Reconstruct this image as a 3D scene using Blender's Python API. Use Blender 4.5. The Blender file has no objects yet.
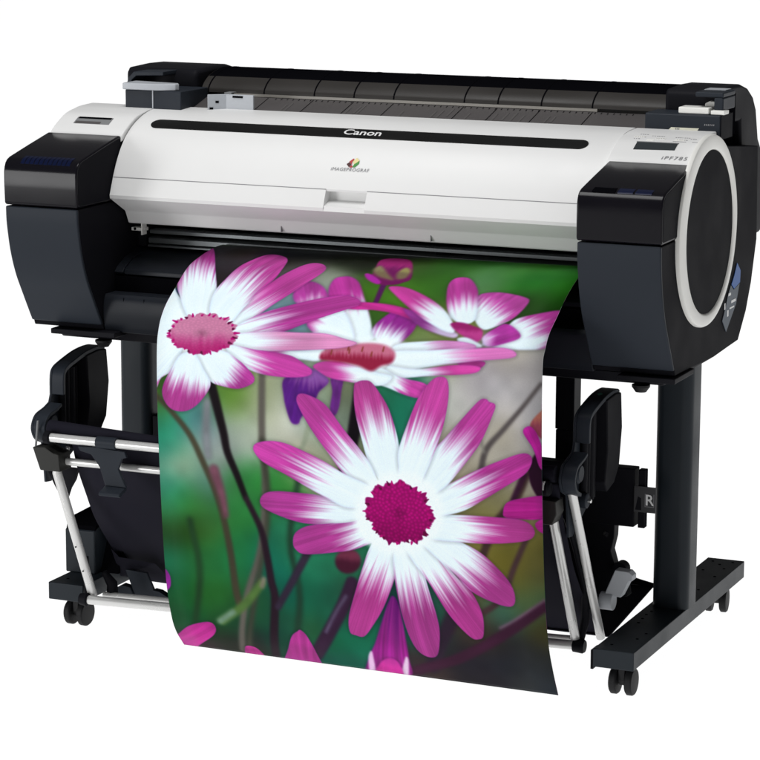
import bpy, bmesh, math, random
import numpy as np
from mathutils import Vector, Matrix

random.seed(3)
SC = bpy.context.scene
COL = SC.collection
FLOOR_Z = -0.008

# ------------------------------------------------------------------ materials
def mat(name, col, rough=.5, metal=0.0, spec=.3, bump=0.0, scale=400, var=0.0, coat=0.0, rvar=.06, detail=3):
    m = bpy.data.materials.new(name); m.use_nodes = True
    nt = m.node_tree; b = nt.nodes['Principled BSDF']
    b.inputs['Base Color'].default_value = (*col, 1); b.inputs['Metallic'].default_value = metal
    b.inputs['Roughness'].default_value = rough; b.inputs['Specular IOR Level'].default_value = spec
    b.inputs['Coat Weight'].default_value = coat; b.inputs['Coat Roughness'].default_value = .12
    tc = nt.nodes.new('ShaderNodeTexCoord')
    n = nt.nodes.new('ShaderNodeTexNoise'); n.inputs['Scale'].default_value = scale; n.inputs['Detail'].default_value = detail
    nt.links.new(tc.outputs['Object'], n.inputs['Vector'])
    if bump:
        bp = nt.nodes.new('ShaderNodeBump'); bp.inputs['Strength'].default_value = bump; bp.inputs['Distance'].default_value = .0006
        nt.links.new(n.outputs['Fac'], bp.inputs['Height']); nt.links.new(bp.outputs['Normal'], b.inputs['Normal'])
    n2 = nt.nodes.new('ShaderNodeTexNoise'); n2.inputs['Scale'].default_value = 9; n2.inputs['Detail'].default_value = 5
    nt.links.new(tc.outputs['Object'], n2.inputs['Vector'])
    mr = nt.nodes.new('ShaderNodeMapRange'); mr.inputs['From Min'].default_value = .3; mr.inputs['From Max'].default_value = .7
    mr.inputs['To Min'].default_value = max(.02, rough-rvar); mr.inputs['To Max'].default_value = min(1, rough+rvar)
    nt.links.new(n2.outputs['Fac'], mr.inputs['Value']); nt.links.new(mr.outputs['Result'], b.inputs['Roughness'])
    if var:
        mx = nt.nodes.new('ShaderNodeMix'); mx.data_type = 'RGBA'
        mx.inputs['A'].default_value = tuple(c*(1-var) for c in col)+(1,); mx.inputs['B'].default_value = tuple(min(1, c*(1+var)) for c in col)+(1,)
        nt.links.new(n2.outputs['Fac'], mx.inputs['Factor']); nt.links.new(mx.outputs['Result'], b.inputs['Base Color'])
    return m

M = {}
M['white']  = mat('white_cover_plastic', (.74, .74, .735), .42, spec=.3, bump=.10, scale=900, var=.01)
M['ring']   = mat('warm_white_plastic', (.84, .835, .80), .40, spec=.2, bump=.06, scale=900, var=.01)
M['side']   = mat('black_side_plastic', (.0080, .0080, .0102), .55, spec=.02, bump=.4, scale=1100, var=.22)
M['stand']  = mat('dark_slate_steel', (.0160, .0210, .0265), .42, spec=.16, bump=.25, scale=1400, var=.05)
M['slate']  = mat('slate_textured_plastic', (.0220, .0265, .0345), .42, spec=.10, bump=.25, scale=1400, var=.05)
M['black']  = mat('black_plastic', (.0085, .0085, .0110), .5, spec=.05, bump=.2, scale=1300, var=.08)
M['deep']   = mat('deep_black_plastic', (.0030, .0030, .0040), .6, spec=.0, bump=.1, var=.1)
M['lid']    = mat('smoked_lid_plastic', (.0060, .0055, .0078), .17, spec=.13, var=.06, rvar=.04)
M['strip']  = mat('black_glossy_strip', (.007, .007, .007), .3, spec=.2)
M['metal']  = mat('brushed_aluminium_rail', (.125, .135, .140), .36, metal=.7, bump=.12, scale=300)
M['tube']   = mat('painted_white_tube', (.68, .68, .67), .27, metal=.35, spec=.5, bump=.05, var=.03)
M['chrome'] = mat('bright_metal', (.7, .7, .7), .25, metal=1)
M['grey']   = mat('light_grey_plastic', (.42, .44, .47), .42, spec=.35, bump=.08, scale=900)
M['midgrey']= mat('mid_grey_plastic', (.20, .205, .21), .42, spec=.35, bump=.08, scale=900)
M['tray']   = mat('smoky_translucent_tray', (.082, .076, .076), .46, spec=.3, bump=.3, scale=700, var=.08)
M['arch']   = mat('smoked_roll_cover', (.0300, .0275, .0255), .42, spec=.18, bump=.25, scale=900, var=.15)
M['shelf']  = mat('dark_guide_plastic', (.0120, .0140, .0185), .40, spec=.12, bump=.15, scale=1300)
M['traytab'] = mat('tray_tab_plastic', (.095, .090, .088), .42, spec=.3)
M['lip']    = mat('roll_cover_lip', (.26, .245, .22), .4, spec=.35)
M['olive']  = mat('charcoal_joint_plastic', (.020, .020, .018), .5, spec=.25, bump=.15)
M['fabric'] = mat('navy_basket_fabric', (.0120, .0115, .0185), .85, spec=.1, bump=.6, scale=1800, var=.12)
M['rubber'] = mat('black_rubber', (.008, .008, .009), .6, spec=.25, bump=.1)
M['ink']    = mat('blue_ink_window', (.003, .006, .028), .25, spec=.2, var=.3)
M['screen'] = mat('dark_display_glass', (.030, .036, .040), .2, spec=.4, var=.1)
M['print_white'] = mat('white_lettering', (.75, .75, .75), .4)
M['print_grey']  = mat('grey_lettering', (.22, .22, .23), .4)
M['print_black'] = mat('black_lettering', (.02, .02, .02), .4)
M['pale']   = mat('pale_warning_sticker', (.74, .73, .60), .5, var=.03)
M['blue']   = mat('blue_sticker', (.04, .12, .36), .4, spec=.1, var=.25)
M['stick']  = mat('grey_sticker', (.075, .095, .12), .4, spec=.1, var=.25)
M['beamlab']= mat('dark_grey_label', (.045, .045, .048), .45, var=.1)
M['red']    = mat('emblem_red', (.42, .03, .03), .4); M['green'] = mat('emblem_green', (.05, .25, .04), .4)
M['yellow'] = mat('emblem_cream', (.72, .62, .30), .4); M['darkred'] = mat('emblem_dark_red', (.06, .01, .01), .4)
M['teal']   = mat('teal_mark', (.01, .20, .12), .4)

# ------------------------------------------------------------------ mesh helpers
class MB:
    """collects shapes, in world metres, for ONE mesh object"""
    def __init__(s): s.v = []; s.f = []
    def add(s, V, F):
        o = len(s.v); s.v += [tuple(map(float, p)) for p in V]; s.f += [tuple(i+o for i in f) for f in F]; return s
    def box(s, x0, x1, y0, y1, z0, z1):
        V = [(x, y, z) for x in (x0, x1) for y in (y0, y1) for z in (z0, z1)]
        return s.add(V, [(0, 1, 3, 2), (4, 6, 7, 5), (0, 4, 5, 1), (2, 3, 7, 6), (0, 2, 6, 4), (1, 5, 7, 3)])
    def prism(s, P, a0, a1, axis='x'):
        n = len(P)
        def q(a, p): return (a, p[0], p[1]) if axis == 'x' else ((p[0], a, p[1]) if axis == 'y' else (p[0], p[1], a))
        V = [q(a0, p) for p in P]+[q(a1, p) for p in P]
        F = [tuple(range(n)), tuple(range(2*n-1, n-1, -1))]+[(i, i+n, (i+1) % n+n, (i+1) % n) for i in range(n)]
        return s.add(V, F)
    def tube(s, P, r, n=16, closed_caps=True):
        P = [Vector(p) for p in P]; V = []; F = []; m = len(P)
        R = r if isinstance(r, (list, tuple)) else [r]*m
        t0 = (P[1]-P[0]).normalized(); up = Vector((0, 0, 1)) if abs(t0.z) < .9 else Vector((0, 1, 0))
        a = t0.cross(up).normalized()
        for i in range(m):
            t = (P[min(i+1, m-1)]-P[max(i-1, 0)]).normalized(); a = (a-t*a.dot(t)).normalized(); b = t.cross(a)
            for k in range(n):
                w = 2*math.pi*k/n; V.append(P[i]+(a*math.cos(w)+b*math.sin(w))*R[i])
        for i in range(m-1):
            for k in range(n):
                k2 = (k+1) % n; F.append((i*n+k, i*n+k2, (i+1)*n+k2, (i+1)*n+k))
        if closed_caps: F += [tuple(range(n))[::-1], tuple(range((m-1)*n, m*n))]
        return s.add(V, F)
    def lathe(s, c, axis, prof, n=40):
        """prof: (distance along axis, radius) pairs, revolved round the axis through c"""
        V = []; F = []; m = len(prof)
        for d, r in prof:
            for k in range(n):
                w = 2*math.pi*k/n; u, v = r*math.cos(w), r*math.sin(w)
                V.append({'x': (c[0]+d, c[1]+u, c[2]+v), 'y': (c[0]+u, c[1]+d, c[2]+v), 'z': (c[0]+u, c[1]+v, c[2]+d)}[axis])
        for i in range(m-1):
            for k in range(n): F.append((i*n+k, i*n+(k+1) % n, (i+1)*n+(k+1) % n, (i+1)*n+k))
        F += [tuple(range(n))[::-1], tuple(range((m-1)*n, m*n))]
        return s.add(V, F)
    def build(s, name, material, parent=None, bevel=0.0, seg=3, angle=35, origin=None):
        o0 = Vector(origin) if origin else (Vector(parent['_o']) if parent and '_o' in parent else Vector((0, 0, 0)))
        me = bpy.data.meshes.new(name); me.from_pydata([tuple(Vector(p)-o0) for p in s.v], [], s.f); me.validate()
        bm = bmesh.new(); bm.from_mesh(me)
        bmesh.ops.recalc_face_normals(bm, faces=bm.faces); bm.to_mesh(me); bm.free()
        me.materials.append(M[material] if isinstance(material, str) else material)
        me.shade_smooth(); me.set_sharp_from_angle(angle=math.radians(angle))
        o = bpy.data.objects.new(name, me); COL.objects.link(o)
        if bevel:
            b = o.modifiers.new('bevel', 'BEVEL'); b.width = bevel; b.segments = seg; b.limit_method = 'ANGLE'
            b.angle_limit = math.radians(40); b.harden_normals = True
        if parent:
            o.parent = parent; o['_o'] = tuple(o0)
        else: o.location = o0; o['_o'] = tuple(o0)
        return o

def thing(name, label, cat, loc, group=None):
    o = bpy.data.objects.new(name, None); COL.objects.link(o); o.location = loc; o['_o'] = tuple(loc)
    o.empty_display_size = .1; o['label'] = label; o['category'] = cat
    if group: o['group'] = group
    return o

def catmull(P, n=6):
    P = [np.array(p, float) for p in P]; P = [2*P[0]-P[1]]+P+[2*P[-1]-P[-2]]; o = []
    for i in range(1, len(P)-2):
        a, b, c, d = P[i-1:i+3]
        for k in range(n):
            t = k/n; o.append(tuple(.5*((2*b)+(-a+c)*t+(2*a-5*b+4*c-d)*t*t+(-a+3*b-3*c+d)*t**3)))
    o.append(tuple(P[-2])); return o

class Prof:
    """a y-z outline one can walk along by arc length, to lay things on the surface it sweeps"""
    def __init__(s, P):
        s.P = np.array(P, float); s.L = np.r_[0, np.cumsum(np.hypot(*np.diff(s.P, axis=0).T))]
    def at(s, d, h=0.0):
        y = np.interp(d, s.L, s.P[:, 0]); z = np.interp(d, s.L, s.P[:, 1]); e = .004
        ty = np.interp(d+e, s.L, s.P[:, 0])-np.interp(d-e, s.L, s.P[:, 0]); tz = np.interp(d+e, s.L, s.P[:, 1])-np.interp(d-e, s.L, s.P[:, 1])
        l = math.hypot(ty, tz)+1e-9; return y+h*tz/l, z-h*ty/l      # outward = left of travel (front/up)
    def put(s, x, d, h): y, z = s.at(d, h); return (x, y, z)

def lay(mb, prof, cols, h0, h1, rows=6):
    """a thin slab on the profile; cols = (x, d_start, d_end, ...) columns"""
    n = len(cols); R = rows+1; V = []
    for h in (h0, h1):
        for x, a, b in cols:
            for r in range(R): V.append(prof.put(x, a+(b-a)*r/rows, h))
    F = []; N = n*R
    for i in range(n-1):
        for r in range(rows):
            q = (i*R+r, i*R+r+1, (i+1)*R+r+1, (i+1)*R+r); F.append(tuple(k+N for k in q)); F.append(q[::-1])
    for i in range(n-1):
        for r in (0, rows): a, b = i*R+r, (i+1)*R+r; F.append((a, b, b+N, a+N))
    for i in (0, n-1):
        for r in range(rows): a, b = i*R+r, i*R+r+1; F.append((a, b, b+N, a+N))
    mb.add(V, F)

def text_mesh(txt, size, offset=0.0, shear=0.0, spacing=1.0, sx=1.0):
    """flat letter outlines as (verts, faces), centred in x, baseline at y = 0"""
    c = bpy.data.curves.new('t', 'FONT'); c.body = txt; c.size = size; c.offset = offset; c.shear = shear
    c.space_character = spacing; c.align_x = 'CENTER'; c.resolution_u = 3
    o = bpy.data.objects.new('t', c); COL.objects.link(o)
    dg = bpy.context.evaluated_depsgraph_get(); me = bpy.data.meshes.new_from_object(o.evaluated_get(dg))
    V = [(v.co.x*sx, v.co.y) for v in me.vertices]; F = [tuple(p.vertices) for p in me.polygons]
    bpy.data.objects.remove(o); bpy.data.curves.remove(c); bpy.data.meshes.remove(me)
    return V, F

def letters(txt, size, place, **k):
    V, F = text_mesh(txt, size, **k); mb = MB(); mb.add([place(u, v) for u, v in V], F); return mb

def copy_child(o, parent):
    c = o.copy(); COL.objects.link(c); c.parent = parent; return c

# ------------------------------------------------------------------ the printed picture, painted in sheet millimetres
PRINT_W, PRINT_H = 770.0, 1017.1   # printed sheet, millimetres
TONES = [[69.7,145.7,45,40,45],[202.8,117.3,30,32,28],[315.3,139.7,22,30,15],[358.6,122.6,25,32,18],[424.0,158.7,55,85,35],[411.8,229.2,70,120,40],[454.8,254.7,85,140,40],[502.3,207.5,60,110,40],[547.9,122.4,55,110,40],[616.2,147.8,70,130,55],[702.5,173.6,50,120,40],[769.3,202.5,55,130,35],[756.3,248.2,35,85,30],[714.6,264.6,40,75,30],[597.0,163.6,90,135,90],[518.7,158.2,50,100,35],[237.3,195.4,90,90,95],[289.3,198.0,160,170,155],[248.2,274.0,110,140,150],[124.5,150.7,55,45,55],[515.8,328.7,110,135,60],[531.2,351.7,140,155,110],[433.0,297.2,60,100,40],[578.4,345.9,130,140,70],[652.3,400.5,170,165,165],[728.4,410.9,180,175,170],[691.0,447.8,187,184,182],[576.0,454.0,185,185,178],[729.1,481.0,190,187,185],[691.1,518.8,175,172,165],[632.9,576.9,165,160,145],[747.5,568.7,165,160,150],[679.9,628.2,140,135,100],[507.7,466.8,25,120,98],[527.3,456.6,30,125,100],[497.8,485.5,25,115,95],[575.3,544.4,150,145,130],[631.7,632.0,135,130,90],[650.1,667.4,130,125,70],[747.7,444.8,182,178,175],[757.3,514.6,175,172,170],[696.2,737.7,110,105,50],[743.5,751.8,110,105,55],[625.7,801.8,95,95,60],[722.8,791.7,100,100,50],[682.3,828.9,70,110,90],[740.7,814.8,80,115,85],[757.2,856.1,75,72,42],[671.9,930.9,35,38,48],[747.0,944.2,50,55,62],[607.3,965.0,38,36,48],[750.6,980.8,55,60,66],[577.2,909.1,50,45,50],[620.7,871.8,75,65,55],[656.8,899.0,60,50,45],[713.1,913.8,42,44,46],[17.2,456.1,70,110,40],[15.5,524.1,45,150,125],[1.3,495.7,80,120,60],[89.9,519.5,90,140,130],[164.3,467.2,100,140,60],[220.1,473.6,165,175,150],[266.5,518.0,192,196,182],[24.4,572.5,50,155,120],[66.7,579.4,120,160,140],[39.8,612.8,175,172,150],[109.8,556.9,140,150,155],[129.8,584.7,160,168,155],[173.3,533.4,165,182,168],[192.9,570.5,182,188,172],[31.6,651.1,40,150,120],[96.0,636.1,95,140,125],[191.1,619.0,50,140,60],[236.3,629.1,60,135,60],[164.9,646.4,70,130,70],[296.0,563.4,175,175,155],[347.8,522.3,165,182,155],[338.5,467.0,150,165,140],[386.8,576.0,120,130,100],[18.5,698.2,70,165,110],[62.2,678.5,60,130,60],[5.7,733.6,45,75,25],[48.2,739.8,42,78,28],[29.1,802.6,40,120,80],[102.7,714.8,60,115,60],[167.1,689.4,55,135,65],[167.0,768.8,28,118,78],[76.5,797.9,38,115,68],[27.9,865.4,25,100,50],[90.1,880.1,38,105,50],[38.9,932.0,20,85,50],[125.3,925.7,35,80,45],[224.6,783.2,25,115,90],[272.6,739.0,45,125,90],[282.8,837.8,22,108,85],[311.7,774.7,38,128,100],[347.2,851.3,28,105,85],[201.1,867.5,38,95,60],[270.9,930.6,35,90,65],[341.9,981.2,8,92,68],[397.5,932.8,18,112,88],[384.1,847.3,38,70,58],[152.8,984.9,42,42,38],[92.6,986.6,38,48,35],[48.9,1007.2,60,35,45],[389.5,767.1,35,110,85],[237.0,985.0,20,80,55],[-0.2,643.7,90,150,120],[539.9,892.0,25,85,70],[565.4,827.7,40,92,80],[508.5,981.0,60,50,55],[502.0,875.3,25,100,85],[495.6,835.2,25,70,60],[614.7,822.4,80,85,65],[378.6,483.2,110,120,100],[497.9,449.2,30,110,90],[356.5,578.1,160,165,145]]
STROKES = [
["S",[[105.7,484.6],[102.1,545.1],[104.5,588.0]],[18.0,16.0],[120,125,130],8.0],
["S",[[220.5,426.6],[218.4,549.6],[221.9,626.3],[213.3,724.7],[199.4,785.7],[167.2,871.3],[130.6,1007.1]],[14.0,14.0],[92,88,82],4.0],
["S",[[-2.5,476.5],[30.9,507.6],[67.8,550.0],[93.3,601.0],[116.3,654.2],[132.4,712.2],[143.2,781.2],[148.2,852.3],[153.0,883.8]],[10.0,16.0],[66,62,48],3.2],
["S",[[115.9,614.9],[130.6,662.9],[137.1,701.8]],[22.0,12.0],[110,70,85],6.0],
["S",[[218.4,549.6],[226.5,664.8],[207.8,784.9],[146.7,1003.6]],[10.0,12.0],[60,62,52],7.0],
["S",[[294.8,601.6],[268.5,739.4],[280.9,858.6],[239.9,1017.8]],[10.0,12.0],[30,55,42],8.0],
["S",[[60.1,718.6],[73.2,839.4],[20.5,1032.3]],[12.0,12.0],[30,60,35],8.0],
["S",[[204.5,831.8],[164.0,880.3],[108.4,925.5]],[16.0,18.0],[80,112,58],4.4],
["S",[[135.7,901.4],[104.0,926.1]],[12.0,12.0],[110,140,120],5.6],
["S",[[209.4,823.1],[204.0,838.0]],[10.0,10.0],[125,120,105],4.4],
["S",[[112.2,442.0],[121.4,473.1],[130.3,507.9],[138.9,542.7],[145.5,577.9],[163.1,619.6],[180.4,665.0]],[20.0,12.0],[20,12,18],1.4],
["S",[[180.8,664.7],[207.4,719.4],[217.4,764.0],[223.9,823.6],[227.3,875.2],[196.8,1027.1]],[11.0,18.0],[38,22,34],1.8],
["S",[[304.4,759.6],[267.4,823.2],[233.1,878.9]],[16.0,14.0],[48,38,55],2.0],
["S",[[390.8,812.4],[368.6,861.3],[319.9,943.5],[289.5,991.1]],[26.0,28.0],[50,28,52],2.2],
["S",[[376.6,840.0],[352.9,875.7],[325.7,923.4]],[6.0,6.0],[90,80,105],3.2],
["S",[[426.7,418.4],[410.4,499.8],[397.3,560.2],[379.8,606.6]],[30.0,18.0],[12,4,14],2.0],
["S",[[767.9,415.9],[732.8,459.6],[696.8,500.6],[664.2,538.5],[652.0,584.7]],[6.0,12.0],[78,72,72],2.4],
["S",[[660.3,542.4],[649.1,503.5]],[5.0,4.0],[120,118,112],3.2],
["S",[[747.5,568.7],[720.1,625.0],[678.8,674.2],[625.7,801.8],[579.9,887.1]],[10.0,18.0],[62,44,42],3.2],
["S",[[741.6,687.2],[715.1,745.2],[683.1,815.1],[621.6,861.5]],[10.0,12.0],[66,46,50],2.8],
["S",[[736.0,578.6],[714.3,625.5]],[12.0,10.0],[48,18,42],1.8],
["S",[[593.4,848.5],[555.4,923.4],[527.4,986.2]],[28.0,28.0],[45,32,48],6.0],
["S",[[775.1,813.1],[718.7,858.5],[656.0,905.6],[579.3,956.5],[512.8,988.8],[453.9,1023.7]],[18.0,26.0],[58,26,48],3.2],
["S",[[769.8,806.0],[709.6,851.5],[679.1,871.2]],[4.0,4.0],[120,90,115],3.0],
["S",[[338.7,444.8],[306.7,543.7],[296.0,563.4]],[10.0,8.0],[140,150,130],4.0],
["B",[[411.7,766.9],[407.5,779.5],[397.3,789.5],[383.9,794.2],[370.8,792.2],[361.7,784.1],[358.8,772.0],[363.0,759.4],[373.2,749.5],[386.6,744.9],[399.6,747.0],[408.8,755.0]],[112,48,72],[70,22,45],2.0],
["Z",1.8],
["P",[[266.7,429.7],[264.5,463.0],[272.1,495.9],[280.6,513.2],[293.9,513.8],[301.0,500.8],[328.7,466.8],[336.8,451.7],[356.7,428.9],[316.8,409.0]],[308.3,416.8],[282.9,515.1],0.12,[150,95,170],[92,32,128],1.8,0.35,1.0],
["P",[[360.7,425.1],[363.4,450.3],[358.4,483.4],[367.4,494.6],[376.3,478.8],[381.3,449.4],[384.4,423.9]],[372.9,424.6],[366.4,495.1],0.02,[135,75,160],[112,40,140],1.8,0.35,1.0],
["P",[[460.5,844.8],[471.5,829.1],[483.3,848.2],[488.2,908.8],[485.7,965.3],[472.6,1026.3],[381.7,1045.4],[400.5,979.4],[422.4,937.7],[445.2,882.5]],[469.8,834.0],[424.9,1041.7],0.0,[110,25,110],[150,36,132],1.8,0.35,3],
["B",[[401.5,975.0],[412.9,961.3],[403.1,1031.9],[390.4,1034.6]],[225,190,225],[225,190,225],2.0],
["B",[[477.9,966.6],[483.3,973.6],[469.5,1027.0],[455.2,1029.9]],[225,200,225],[225,200,225],2.0],
["P",[[397.5,1042.0],[423.0,988.3],[447.6,971.5],[461.9,985.5],[457.1,1029.5]],[443.9,964.1],[424.9,1041.7],0.0,[170,40,140],[195,50,150],1.8,0.35,0.5],
["S",[[412.9,211.1],[416.4,262.8],[414.6,279.5]],[12.0,8.0],[80,25,85],2.0],
["B",[[366.2,184.9],[377.7,176.8],[364.0,109.0],[385.0,88.2],[422.1,101.5],[457.5,183.8],[447.3,204.5],[428.8,213.4],[402.8,212.5],[377.0,198.0]],[165,40,120],[110,20,90],2.4],
["B",[[373.1,165.7],[378.1,142.4],[406.2,174.3],[425.8,196.0],[415.1,196.8],[388.9,186.2]],[135,130,95],[120,105,80],6.0],
["B",[[423.9,172.6],[431.4,146.1],[447.2,162.5],[448.2,187.8],[432.2,193.7]],[150,145,90],[120,105,80],6.0],
["B",[[363.1,181.7],[373.8,180.8],[403.2,203.8],[399.3,212.7],[375.9,199.9]],[170,40,160],[170,40,160],2.0],
["P",[[244.8,250.0],[250.6,231.2],[262.6,214.0],[285.4,219.6],[307.4,238.0],[325.5,270.6],[329.3,300.4],[265.9,279.7]],[304.6,317.3],[253.6,210.2],0.45,[240,215,240],[190,72,160],3.6,0.35,1.0],
["P",[[322.8,265.6],[309.9,229.9],[310.8,201.9],[325.3,193.5],[340.1,193.6],[363.6,210.8],[391.7,255.9],[415.3,294.9],[432.3,329.4],[439.4,351.0],[381.4,353.5],[343.7,299.5]],[417.7,352.9],[327.2,191.7],0.5,[240,252,255],[186,66,158],3.2,0.35,1.0],
["P",[[299.0,319.9],[329.3,300.4],[361.7,288.5],[403.2,352.6],[344.9,355.1],[316.3,342.2]],[415.8,362.6],[298.0,328.6],0.9,[240,252,255],[184,66,152],2.8,0.35,1.0],
["P",[[433.8,336.8],[446.4,301.6],[469.4,278.5],[510.3,305.4],[513.9,328.8],[496.5,353.3],[472.3,369.5]],[456.6,370.2],[491.4,279.7],0.42,[240,252,255],[150,40,145],3.2,0.35,1.0],
["P",[[357.2,269.5],[389.2,264.6],[445.8,267.7],[498.1,282.0],[551.0,305.4],[593.8,331.2],[565.9,334.6],[516.7,312.6],[464.7,292.4],[416.6,284.8],[373.0,285.0]],[595.0,335.3],[358.3,272.2],0.1,[215,150,205],[195,50,145],1.8,0.35,1.0],
["P",[[234.5,381.2],[292.5,377.4],[346.0,372.5],[337.8,394.6],[304.3,394.4],[270.6,392.5]],[358.1,383.4],[240.5,383.0],0.95,[240,252,255],[184,66,152],1.8,0.35,1.0],
["B",[[538.1,384.5],[531.7,399.8],[512.5,413.4],[483.3,423.4],[448.6,428.2],[413.6,426.9],[383.8,419.6],[363.7,407.6],[356.4,392.6],[362.8,377.0],[381.0,363.1],[408.5,352.7],[442.4,348.1],[477.4,349.7],[508.2,357.4],[530.0,370.0]],[240,250,255],[240,250,255],8.0],
["P",[[697.2,289.8],[731.4,273.3],[772.1,262.1],[779.2,284.0],[778.8,312.9],[774.1,349.5],[726.8,358.1],[676.5,355.4],[650.0,348.7],[684.8,312.1]],[665.6,351.4],[760.7,256.1],0.62,[240,252,255],[184,66,152],2.4,0.35,1.0],
["P",[[604.6,238.8],[614.7,224.3],[648.7,220.2],[695.0,231.0],[705.8,245.2],[694.8,282.8],[677.2,304.3],[648.0,321.8],[624.4,303.6],[611.8,274.4]],[634.8,327.0],[698.3,232.6],0.5,[240,252,255],[184,66,152],1.8,0.35,1.0],
["P",[[555.0,264.0],[537.6,208.2],[542.9,181.1],[567.7,178.9],[593.7,208.0],[607.1,238.6],[621.5,295.2],[606.5,310.2],[577.2,298.2]],[609.0,323.9],[552.5,179.6],0.48,[240,252,255],[184,66,152],1.8,0.35,1.0],
["P",[[475.4,278.0],[510.0,288.5],[554.5,313.4],[598.1,331.9],[592.9,341.2],[549.8,331.5],[514.5,315.8]],[588.7,333.5],[468.4,275.8],0.3,[220,200,230],[150,60,150],3.0,0.35,1.0],
["P",[[425.7,218.9],[458.7,218.1],[508.6,241.6],[549.5,270.1],[578.4,301.7],[592.3,329.4],[569.1,327.7],[532.3,308.1],[491.2,279.0],[446.8,242.0]],[590.6,320.3],[431.7,218.9],0.48,[240,252,255],[184,66,152],1.8,0.35,1.0],
["P",[[647.7,338.6],[666.3,316.5],[682.1,303.9],[706.3,317.3],[718.7,334.2],[694.5,346.7],[661.3,354.6]],[650.5,352.1],[716.2,327.1],0.3,[225,205,235],[168,52,150],1.8,0.35,1.0],
["B",[[579.8,313.2],[585.2,306.8],[603.0,307.1],[625.6,314.4],[643.0,322.1],[647.2,336.6],[639.7,347.2],[617.9,340.0],[597.3,329.1]],[150,25,105],[185,60,140],2.0],
["P",[[600.8,342.3],[617.6,339.0],[639.7,347.2],[651.4,355.0],[627.1,358.7],[610.8,353.4]],[646.8,352.3],[603.1,344.8],1.0,[240,252,255],[184,66,152],1.8,0.35,1.0],
["Z",1.1],
["P",[[484.1,359.6],[550.1,349.0],[599.7,346.9],[637.3,352.7],[630.0,362.6],[555.1,376.8],[487.5,390.3]],[481.0,378.1],[647.2,354.1],0.5,[240,252,255],[220,150,205],1.6,0.35,1.0],
["P",[[599.9,381.9],[632.4,380.5],[661.2,382.7],[652.1,393.5],[623.4,393.1]],[574.8,382.9],[661.4,386.2],0.1,[200,100,180],[175,50,145],1.8,0.35,1.0],
["P",[[476.6,373.0],[553.8,366.1],[642.4,358.1],[694.9,355.7],[717.8,364.4],[709.8,373.7],[645.9,381.6],[581.0,391.5],[487.8,404.6]],[487.4,386.8],[725.2,364.0],0.55,[240,252,255],[218,125,190],1.6,0.35,1.0],
["P",[[473.9,398.1],[528.8,400.9],[600.3,390.6],[646.3,390.3],[652.2,397.0],[631.4,405.0],[556.3,412.1],[478.1,419.5]],[482.0,408.5],[656.0,396.9],0.5,[240,252,255],[190,65,152],1.6,0.35,1.0],
["P",[[458.2,402.4],[497.8,416.7],[544.7,425.2],[552.6,437.3],[537.1,452.5],[507.7,448.7],[474.3,437.7],[434.7,425.2]],[458.3,409.6],[544.9,452.1],0.55,[240,252,255],[184,66,152],1.6,0.35,1.0],
["P",[[324.4,405.0],[342.4,396.1],[378.5,394.5],[414.6,402.6],[450.4,410.0],[482.0,415.7],[470.3,430.7],[442.7,435.7],[398.9,430.7],[358.8,425.3],[334.6,413.7]],[454.5,417.0],[322.4,405.1],0.5,[240,252,255],[184,66,152],1.6,0.35,1.0],
["B",[[341.8,378.7],[364.4,364.9],[399.6,361.4],[434.6,357.9],[464.7,360.5],[484.2,370.8],[487.1,381.4],[479.7,392.5],[460.1,398.7],[440.5,408.6],[416.6,400.7],[388.6,396.6],[358.5,394.3],[338.3,391.5]],[196,112,140],[148,30,66],4.4],
["S",[[394.5,365.5],[393.4,372.9]],[2.4,3.2],[130,60,50],1.0],
["S",[[463.6,364.4],[462.7,371.8]],[2.4,3.2],[130,60,50],1.0],
["S",[[422.5,366.2],[421.3,373.5]],[2.4,3.2],[130,60,50],1.0],
["S",[[361.6,374.2],[360.1,381.5]],[2.4,3.2],[130,60,50],1.0],
["S",[[441.3,374.5],[439.8,381.7]],[2.4,3.2],[130,60,50],1.0],
["S",[[397.2,370.9],[395.9,378.2]],[2.4,3.2],[130,60,50],1.0],
["Z",0.7],
["B",[[196.1,354.8],[192.0,379.6],[172.0,401.0],[141.0,416.2],[104.2,422.9],[67.2,419.8],[35.6,407.2],[14.2,387.2],[5.1,362.8],[8.0,337.4],[22.1,313.3],[46.5,294.2],[79.7,285.2],[118.1,289.7],[155.2,306.3],[183.3,329.7]],[240,252,255],[240,252,255],4.0],
["B",[[1.7,255.1],[10.5,248.2],[27.8,280.0],[17.8,270.1]],[30,60,85],[30,60,85],1.6],
["P",[[-54.9,254.8],[-17.5,225.0],[6.7,259.6],[63.7,330.4],[56.1,380.2],[38.3,421.6],[10.2,441.9],[-11.7,454.4]],[78.3,357.9],[-23.6,464.1],0.93,[240,252,255],[184,66,152],1.6,0.35,1.0],
["P",[[-10.0,174.1],[-11.0,112.2],[-6.7,78.1],[9.8,90.3],[66.2,202.7],[90.6,260.6],[98.7,326.0],[56.8,323.6],[17.4,269.7],[2.1,243.9],[-7.2,212.4]],[76.6,338.5],[-18.8,59.3],0.52,[240,252,255],[184,66,152],1.8,0.35,1.0],
["P",[[142.2,327.2],[163.4,263.7],[186.9,224.7],[211.4,184.6],[236.0,146.4],[260.7,145.7],[278.1,165.7],[276.4,190.1],[252.7,232.3],[220.4,279.9],[198.0,312.4],[170.6,345.7],[141.2,356.2]],[132.5,346.0],[272.6,144.7],0.38,[240,252,255],[184,66,152],1.8,0.35,1.0],
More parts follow.
